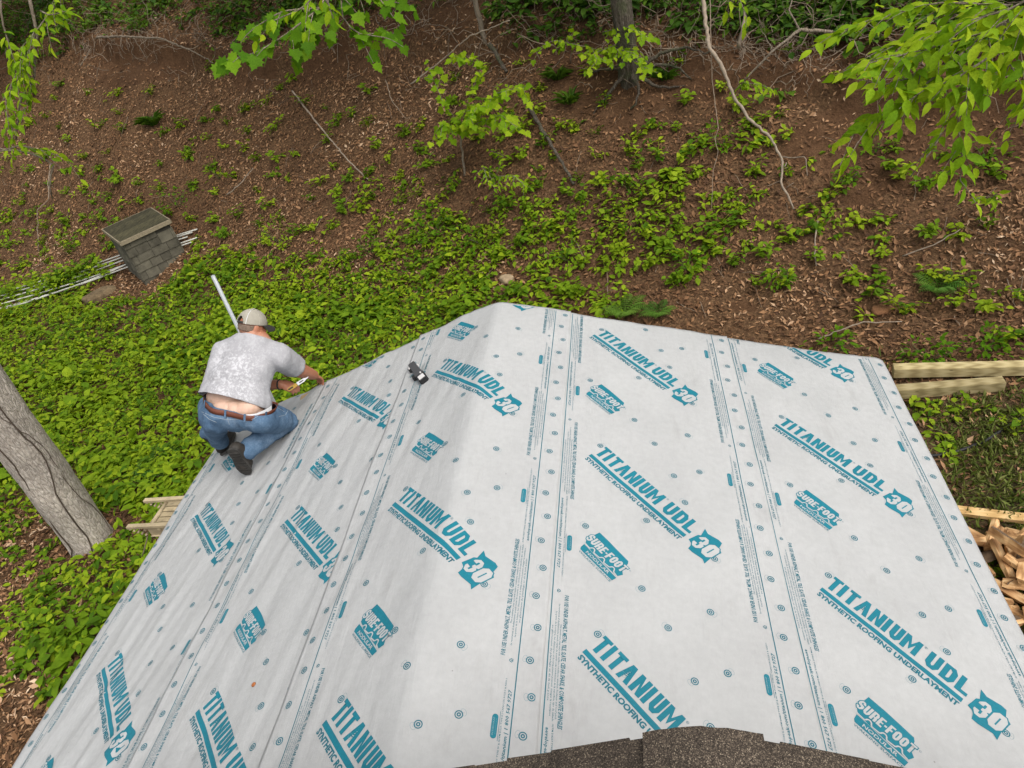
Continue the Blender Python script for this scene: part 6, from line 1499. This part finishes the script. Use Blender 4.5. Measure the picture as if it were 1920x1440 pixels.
    V.ell(pel - A * .005, (.226, .158, .15), (side, back, A)); V.ell(J(418, 776, 4.97), (.116, .110, .112), (side, back, A)); V.ell(J(470, 774, 4.95), (.116, .110, .112), (side, back, A)); V.ell(waist - A * .02, (.222, .150, .12), (side, back, A))
    V.chain([hr, (hr + rk) / 2 + UPZ * .012, rk + n_l * .035], [.112, .104, .086]); V.chain([rk + n_l * .03, (rk + ank_r) / 2 + n_l * .02, ank_r + (rk - ank_r) * .05], [.086, .080, .066]); V.ell(rk + n_l * .02, (.09, .085, .075))
    V.chain([hl, (hl + lk) / 2, lk], [.118, .100, .084]); V.chain([lk, (lk + ank_l) / 2 - AWAY * .01, ank_l + n_l * .10], [.084, .074, .066])
    V.chain([hl - UPZ * .02, J(403, 808, 5.22), J(412, 828, 5.46)], [.098, .070, .064])
    je = V.skin(.009, 7, .5); fold(je, .0065, 12.0, 1.3); fold(je, .010, 21.0, 1.5, lambda q: np.maximum(np.exp(-np.sum((q - rk) ** 2, 1) / .02), np.maximum(np.exp(-np.sum((q - ank_r) ** 2, 1) / .012), np.exp(-np.sum((q - J(480, 795, 5.0)) ** 2, 1) / .012))))
    bn = unit(A - CF * .42); bc_ = J(438, 757, 5.04); cut(je, bc_ + bn * .021, bn)
    v, k = mesh_np(je); wear = .10 * np.exp(-np.sum((v - (rk + ank_r) / 2) ** 2, 1) / .02) + .08 * np.exp(-np.sum((v - J(450, 785, 4.85)) ** 2, 1) / .02) - .05
    finish(je, 'jeans', M_DENIM, root, {'wear': wear}); BV_J = bvh_of(je)
    # ---------------- belt, loops, stitching
    e1 = unit(side - (side @ bn) * bn); e2 = np.cross(bn, e1)
    def ring_pts(off, th, bv, out):
        d = e1 * math.cos(th) + e2 * math.sin(th); c = bc_ + bn * off; h = bv.ray_cast(Vector(c + d * .34), Vector(-d)); return (np.array(h[0]) if h[0] is not None else c + d * .2) + d * out
    ths = np.linspace(0, 2 * math.pi, 72, endpoint=False); rr = {}
    for nm, off in (('lo', -.017), ('hi', .017)):
        r = np.array([np.linalg.norm(ring_pts(off, t, BV_J, 0) - bc_ - bn * off) for t in ths]); r = np.minimum(r, np.median(r) * 1.5)
        for _ in range(1): r = (np.roll(r, 1) + r + np.roll(r, -1)) / 3
        rr[nm] = r
    r = np.maximum(rr['lo'], rr['hi']) + .004; V_, F_ = [], []
    for i, t in enumerate(ths):
        d = e1 * math.cos(t) + e2 * math.sin(t)
        V_ += [bc_ + bn * -.019 + d * (r[i] - .003), bc_ + bn * -.019 + d * (r[i] + .003), bc_ + bn * .019 + d * (r[i] + .003), bc_ + bn * .019 + d * (r[i] - .003)]
    for i in range(72):
        for k_ in range(4): F_.append((4 * i + k_, 4 * i + (k_ + 1) % 4, 4 * ((i + 1) % 72) + (k_ + 1) % 4, 4 * ((i + 1) % 72) + k_))
    place(mesh_obj('belt', V_, F_, M_BELT, None, True), root)
    def th_of(px):
        c = px; best = min(range(72), key=lambda i: np.linalg.norm(project(bc_ + (e1 * math.cos(ths[i]) + e2 * math.sin(ths[i])) * r[i])[0] - np.array(px)) + (500 if (e1 * math.cos(ths[i]) + e2 * math.sin(ths[i])) @ CF > 0 else 0)); return best
    for px in ((385, 757), (423, 770), (458, 768), (490, 753)):
        i = th_of(px); d = e1 * math.cos(ths[i]) + e2 * math.sin(ths[i]); t = np.cross(bn, d); mb = MB(); mb.box(bc_ + d * (r[i] + .006), t * .0065, d * .003, bn * .029); mb.build('belt_loop', M_DENIM, root)
    V_, F_ = [], []; ii = [th_of((462, 757)), th_of((494, 745))]; dt_ = (ths[ii[1]] - ths[ii[0]] + math.pi) % (2 * math.pi) - math.pi; tt = np.linspace(ths[ii[0]], ths[ii[0]] + dt_, 12)
    for j, t in enumerate(tt):
        d = e1 * math.cos(t) + e2 * math.sin(t); h = .004 + .030 * j / 11; rb = np.interp(t % (2 * math.pi), ths, r, period=2 * math.pi)
        V_ += [bc_ + bn * .012 + d * (rb - .002), bc_ + bn * (.018 + h) + d * (rb - .004 - .10 * h)]
    F_ = [(2 * j, 2 * j + 1, 2 * j + 3, 2 * j + 2) for j in range(11)]; place(mesh_obj('undershorts_band', V_, F_, M_WHITE, None, True), root)
    def on_jeans(px): d = ray(px); h = BV_J.ray_cast(Vector(CAM), Vector(d)); return np.array(h[0]) - d * .002 if h[0] is not None else None
    for seq in (((378, 772), (400, 782), (425, 787), (450, 786), (478, 778), (500, 768)), ((381, 776), (392, 786), (406, 792)), ((456, 791), (476, 785), (492, 775), (502, 764)), ((424, 777), (427, 786), (430, 796)), ((505, 760), (520, 764), (533, 772)), ((523, 781), (535, 778), (541, 768)),
                ((553, 800), (530, 822), (508, 842), (490, 856))):
        pts = []
        for a, b in zip(seq[:-1], seq[1:]):
            for t in np.linspace(0, 1, 7): q = on_jeans((a[0] + (b[0] - a[0]) * t, a[1] + (b[1] - a[1]) * t)); pts += [q] if q is not None else []
        if len(pts) > 3: mb = MB(); mb.tube(pts, .0016, 4); mb.build('stitching', M_STITCH, root)
    q = on_jeans((496, 774))
    if q is not None: mb = MB(); mb.box(q, CR * .010 + CU * .006, CU * .006 - CR * .004, CF * .002); mb.build('pocket_label', M_CAPDARK, root); mb = MB(); mb.box(q - CF * .003, (CR * .010 + CU * .006) * .55, (CU * .006 - CR * .004) * .35, CF * .001); mb.build('pocket_label_mark', M_WHITE, root)
    # ---------------- boots
    def boot(heel, toe, ank, down, shaft_top, seed):
        f = unit(toe - heel); dn = unit(down - (down @ f) * f); s_ = np.cross(f, dn); L = np.linalg.norm(toe - heel) + .03; h = heel - f * .02; V = Vol()
        V.chain([h + f * .03 - dn * .030, h + f * L * .45 - dn * .035, h + f * L * .72 - dn * .026, h + f * (L - .045) - dn * .020], [.046, .051, .053, .042])
        V.chain([h + f * L * .6 + s_ * .012 - dn * .018, h + f * (L - .05) + s_ * .01 - dn * .014], [.038, .030]); V.chain([h + f * .045 - dn * .04, ank, shaft_top], [.046, .050, .058]); V.chain([ank, h + f * L * .4 - dn * .04], [.048, .044])
        bt = V.skin(.007, 5, .5); fold(bt, .004, seed, 2.0); o = finish(bt, 'boot', M_BOOT, root)
        prof = [(-.010, .022), (.005, .041), (.06, .044), (.10, .040), (.17, .052), (.22, .054), (.268, .043), (.296, .020)]; pts = [(a * L / .29, b) for a, b in prof] + [(a * L / .29, -b * .92) for a, b in prof[::-1]]
        n = len(pts); vv = [h + f * a + s_ * b + dn * z for z in (-.002, .016) for a, b in pts]; mb = MB(); mb.add(vv, [tuple(range(n)), tuple(range(2 * n - 1, n - 1, -1))] + [(i, n + i, n + (i + 1) % n, (i + 1) % n) for i in range(n)])
        so_ = mb.build('sole', M_SOLE, root); so_.parent = o; so_.matrix_parent_inverse = Matrix.Identity(4); so_.data.transform(Matrix.Identity(4))
        mb = MB()
        for a in np.linspace(.03, L - .035, 9):
            w = np.interp(a * .29 / L, [p[0] for p in prof], [p[1] for p in prof]) * .8
            if .32 < a / L < .46: continue
            mb.box(h + f * a + dn * .019, f * .006, s_ * w, dn * .0035)
        tr = mb.build('tread', M_SOLE, root); tr.parent = o; tr.matrix_parent_inverse = Matrix.Identity(4)
    boot(heel_r, rtoe, ank_r, -CF + CR * -.15, ank_r + unit(rk - ank_r) * .10, 2.0)
    boot(lheel, ltoe, ank_l, -n_l, ank_l + n_l * .10, 5.0)
    # ---------------- cap and hair
    def dome(th, ph, R): return headc + hz * .022 + hx * (R[0] * math.cos(th) * math.cos(ph)) + fwd * (R[1] * math.sin(th) * math.cos(ph)) + hz * (R[2] * math.sin(ph))
    nt, npn = 120, 34; ph0 = -.02; R = (.088, .108, .104); V_, F_ = [], []
    for j in range(npn + 1):
        for i in range(nt):
            th = 2 * math.pi * i / nt; ph = ph0 + (math.pi / 2 - ph0) * (j / npn) * .995; V_.append(dome(th, ph, R))
    def hole(i, j): a = (2 * math.pi * (i + .5) / nt - 1.5 * math.pi); return (a / .42) ** 2 + ((j + .5) / 11.2) ** 2 < 1
    for j in range(npn):
        for i in range(nt):
            if not hole(i, j): F_.append((j * nt + i, j * nt + (i + 1) % nt, (j + 1) * nt + (i + 1) % nt, (j + 1) * nt + i))
    cp = mesh_obj('cap', np.array(V_), F_, M_CAP, None, True); sol = cp.modifiers.new('cloth', 'SOLIDIFY'); sol.thickness = .003; place(cp, root)
    mb = MB(); th = np.linspace(1.5 * math.pi - .46, 1.5 * math.pi + .46, 14)
    pts = [(dome(t, ph0, R), dome(t, ph0 + .17, R)) for t in th]; vv = [q for p in pts for q in p]; mb.add(vv, [(2 * i, 2 * i + 2, 2 * i + 3, 2 * i + 1) for i in range(13)]); st = mb.build('cap_strap', M_CAPDARK, root, True); st.modifiers.new('t', 'SOLIDIFY').thickness = .003
    for th in (.0, math.pi / 3, 2 * math.pi / 3, math.pi, 4 * math.pi / 3 - .12, 5 * math.pi / 3 + .12):
        mb = MB(); mb.tube([dome(th, p, tuple(r_ * 1.008 for r_ in R)) for p in np.linspace(ph0, 1.54, 14)], .0017, 5); mb.build('cap_seam', M_WHITE if th in (5 * math.pi / 3 + .12,) else M_CAP, root)
    mb = MB(); mb.tube([dome(0, 1.57, R), dome(0, 1.57, R) + hz * .006], [.009, .006], 10); mb.build('cap_button', M_CAP, root, True)
    nb = 18; V_, F_ = [], []
    for z in (0, -.004):
        for i in range(nb + 1):
            t = math.pi * (.10 + .80 * i / nb); b0_ = dome(t, ph0 + .02, R)
            for u in np.linspace(0, 1, 7): V_.append(b0_ + fwd * (.078 * u * math.sin(t) ** .5) + hz * (z - .030 * u * abs(math.cos(t)) - .012 * u * u) + hx * (.012 * u * math.cos(t)))
    m_ = (nb + 1) * 7
    for i in range(nb):
        for u in range(6): a = i * 7 + u; F_ += [(a, a + 1, a + 8, a + 7), (m_ + a, m_ + a + 7, m_ + a + 8, m_ + a + 1)]
        a = i * 7 + 6; F_.append((a, m_ + a, m_ + a + 7, a + 7))
    place(mesh_obj('cap_brim', np.array(V_), F_, M_CAPDARK, None, True), root)
    V_, F_ = [], []; nt = 40
    for j in range(7):
        for i in range(nt + 1):
            t = math.pi + .10 + (math.pi - .20) * i / nt; ph = -.34 + .47 * j / 6 + .06 * math.cos((t - 1.5 * math.pi) * 2) * (1 - j / 6); jit = 1 + .012 * N1(i * .9, j * 1.3)
            V_.append(headc + hx * (.0805 * jit * math.cos(t) * math.cos(ph * .8)) + fwd * (.1005 * jit * math.sin(t) * math.cos(ph * .8)) + hz * (.102 * math.sin(ph)))
    for j in range(6):
        for i in range(nt): a = j * (nt + 1) + i; F_.append((a, a + 1, a + nt + 2, a + nt + 1))
    ho = mesh_obj('hair', np.array(V_), F_, M_HAIR, None, True); ho.modifiers.new('t', 'SOLIDIFY').thickness = .003; place(ho, root)
    # ---------------- wristwatch band and the knife he holds
    mb = MB(); ax = unit(wl_ - el_); q1 = unit(np.cross(ax, UPZ)); q2 = np.cross(ax, q1); c = wl_ - ax * .012
    ring_ = [c + .036 * (math.cos(t) * q1 + math.sin(t) * q2) for t in np.linspace(0, 2 * math.pi, 21)]; mb.tube(ring_, .0065, 6, cap=False); mb.build('wrist_band', M_CAPDARK, root, True)
    kx = unit(J(566, 713, 5.33) - J(538, 732, 5.31)); kc = J(555, 722, 5.315); ky = unit(np.cross(CF, kx)); kz = np.cross(kx, ky)
    kn = thing('utility_knife', 'yellow and silver utility knife in the kneeling man\'s left hand', 'knife', kc)
    M_Y = mat_simple('yellow_grip', (.42, .25, .03), .5, .2, 20); M_ST = mat_simple('bare_steel', (.40, .40, .41), .35, .1, 9, metal=.5)
    def plate(pts, z, mat, nm): n = len(pts); mb = MB(); mb.add([kc + kx * a + ky * b + kz * zz for zz in (-z, z) for a, b in pts], [tuple(range(n - 1, -1, -1)), tuple(range(n, 2 * n))] + [(i, (i + 1) % n, n + (i + 1) % n, n + i) for i in range(n)]); mb.build(nm, mat, kn)
    plate([(-.070, -.009), (-.05, -.013), (.008, -.012), (.008, .012), (-.05, .013), (-.068, .010)], .009, M_Y, 'handle'); plate([(-.065, -.006), (-.025, -.006), (-.025, .006), (-.065, .006)], .0105, M_CAPDARK, 'grip_insert')
    plate([(.012, -.013), (.075, -.010), (.088, -.003), (.088, .006), (.07, .013), (.012, .013)], .007, M_ST, 'nose'); plate([(.03, -.004), (.066, -.003), (.066, .004), (.03, .005)], .0082, M_CAPDARK, 'slot'); plate([(.085, -.002), (.112, -.002), (.100, .006), (.085, .006)], .0012, M_ST, 'blade')
build_man()
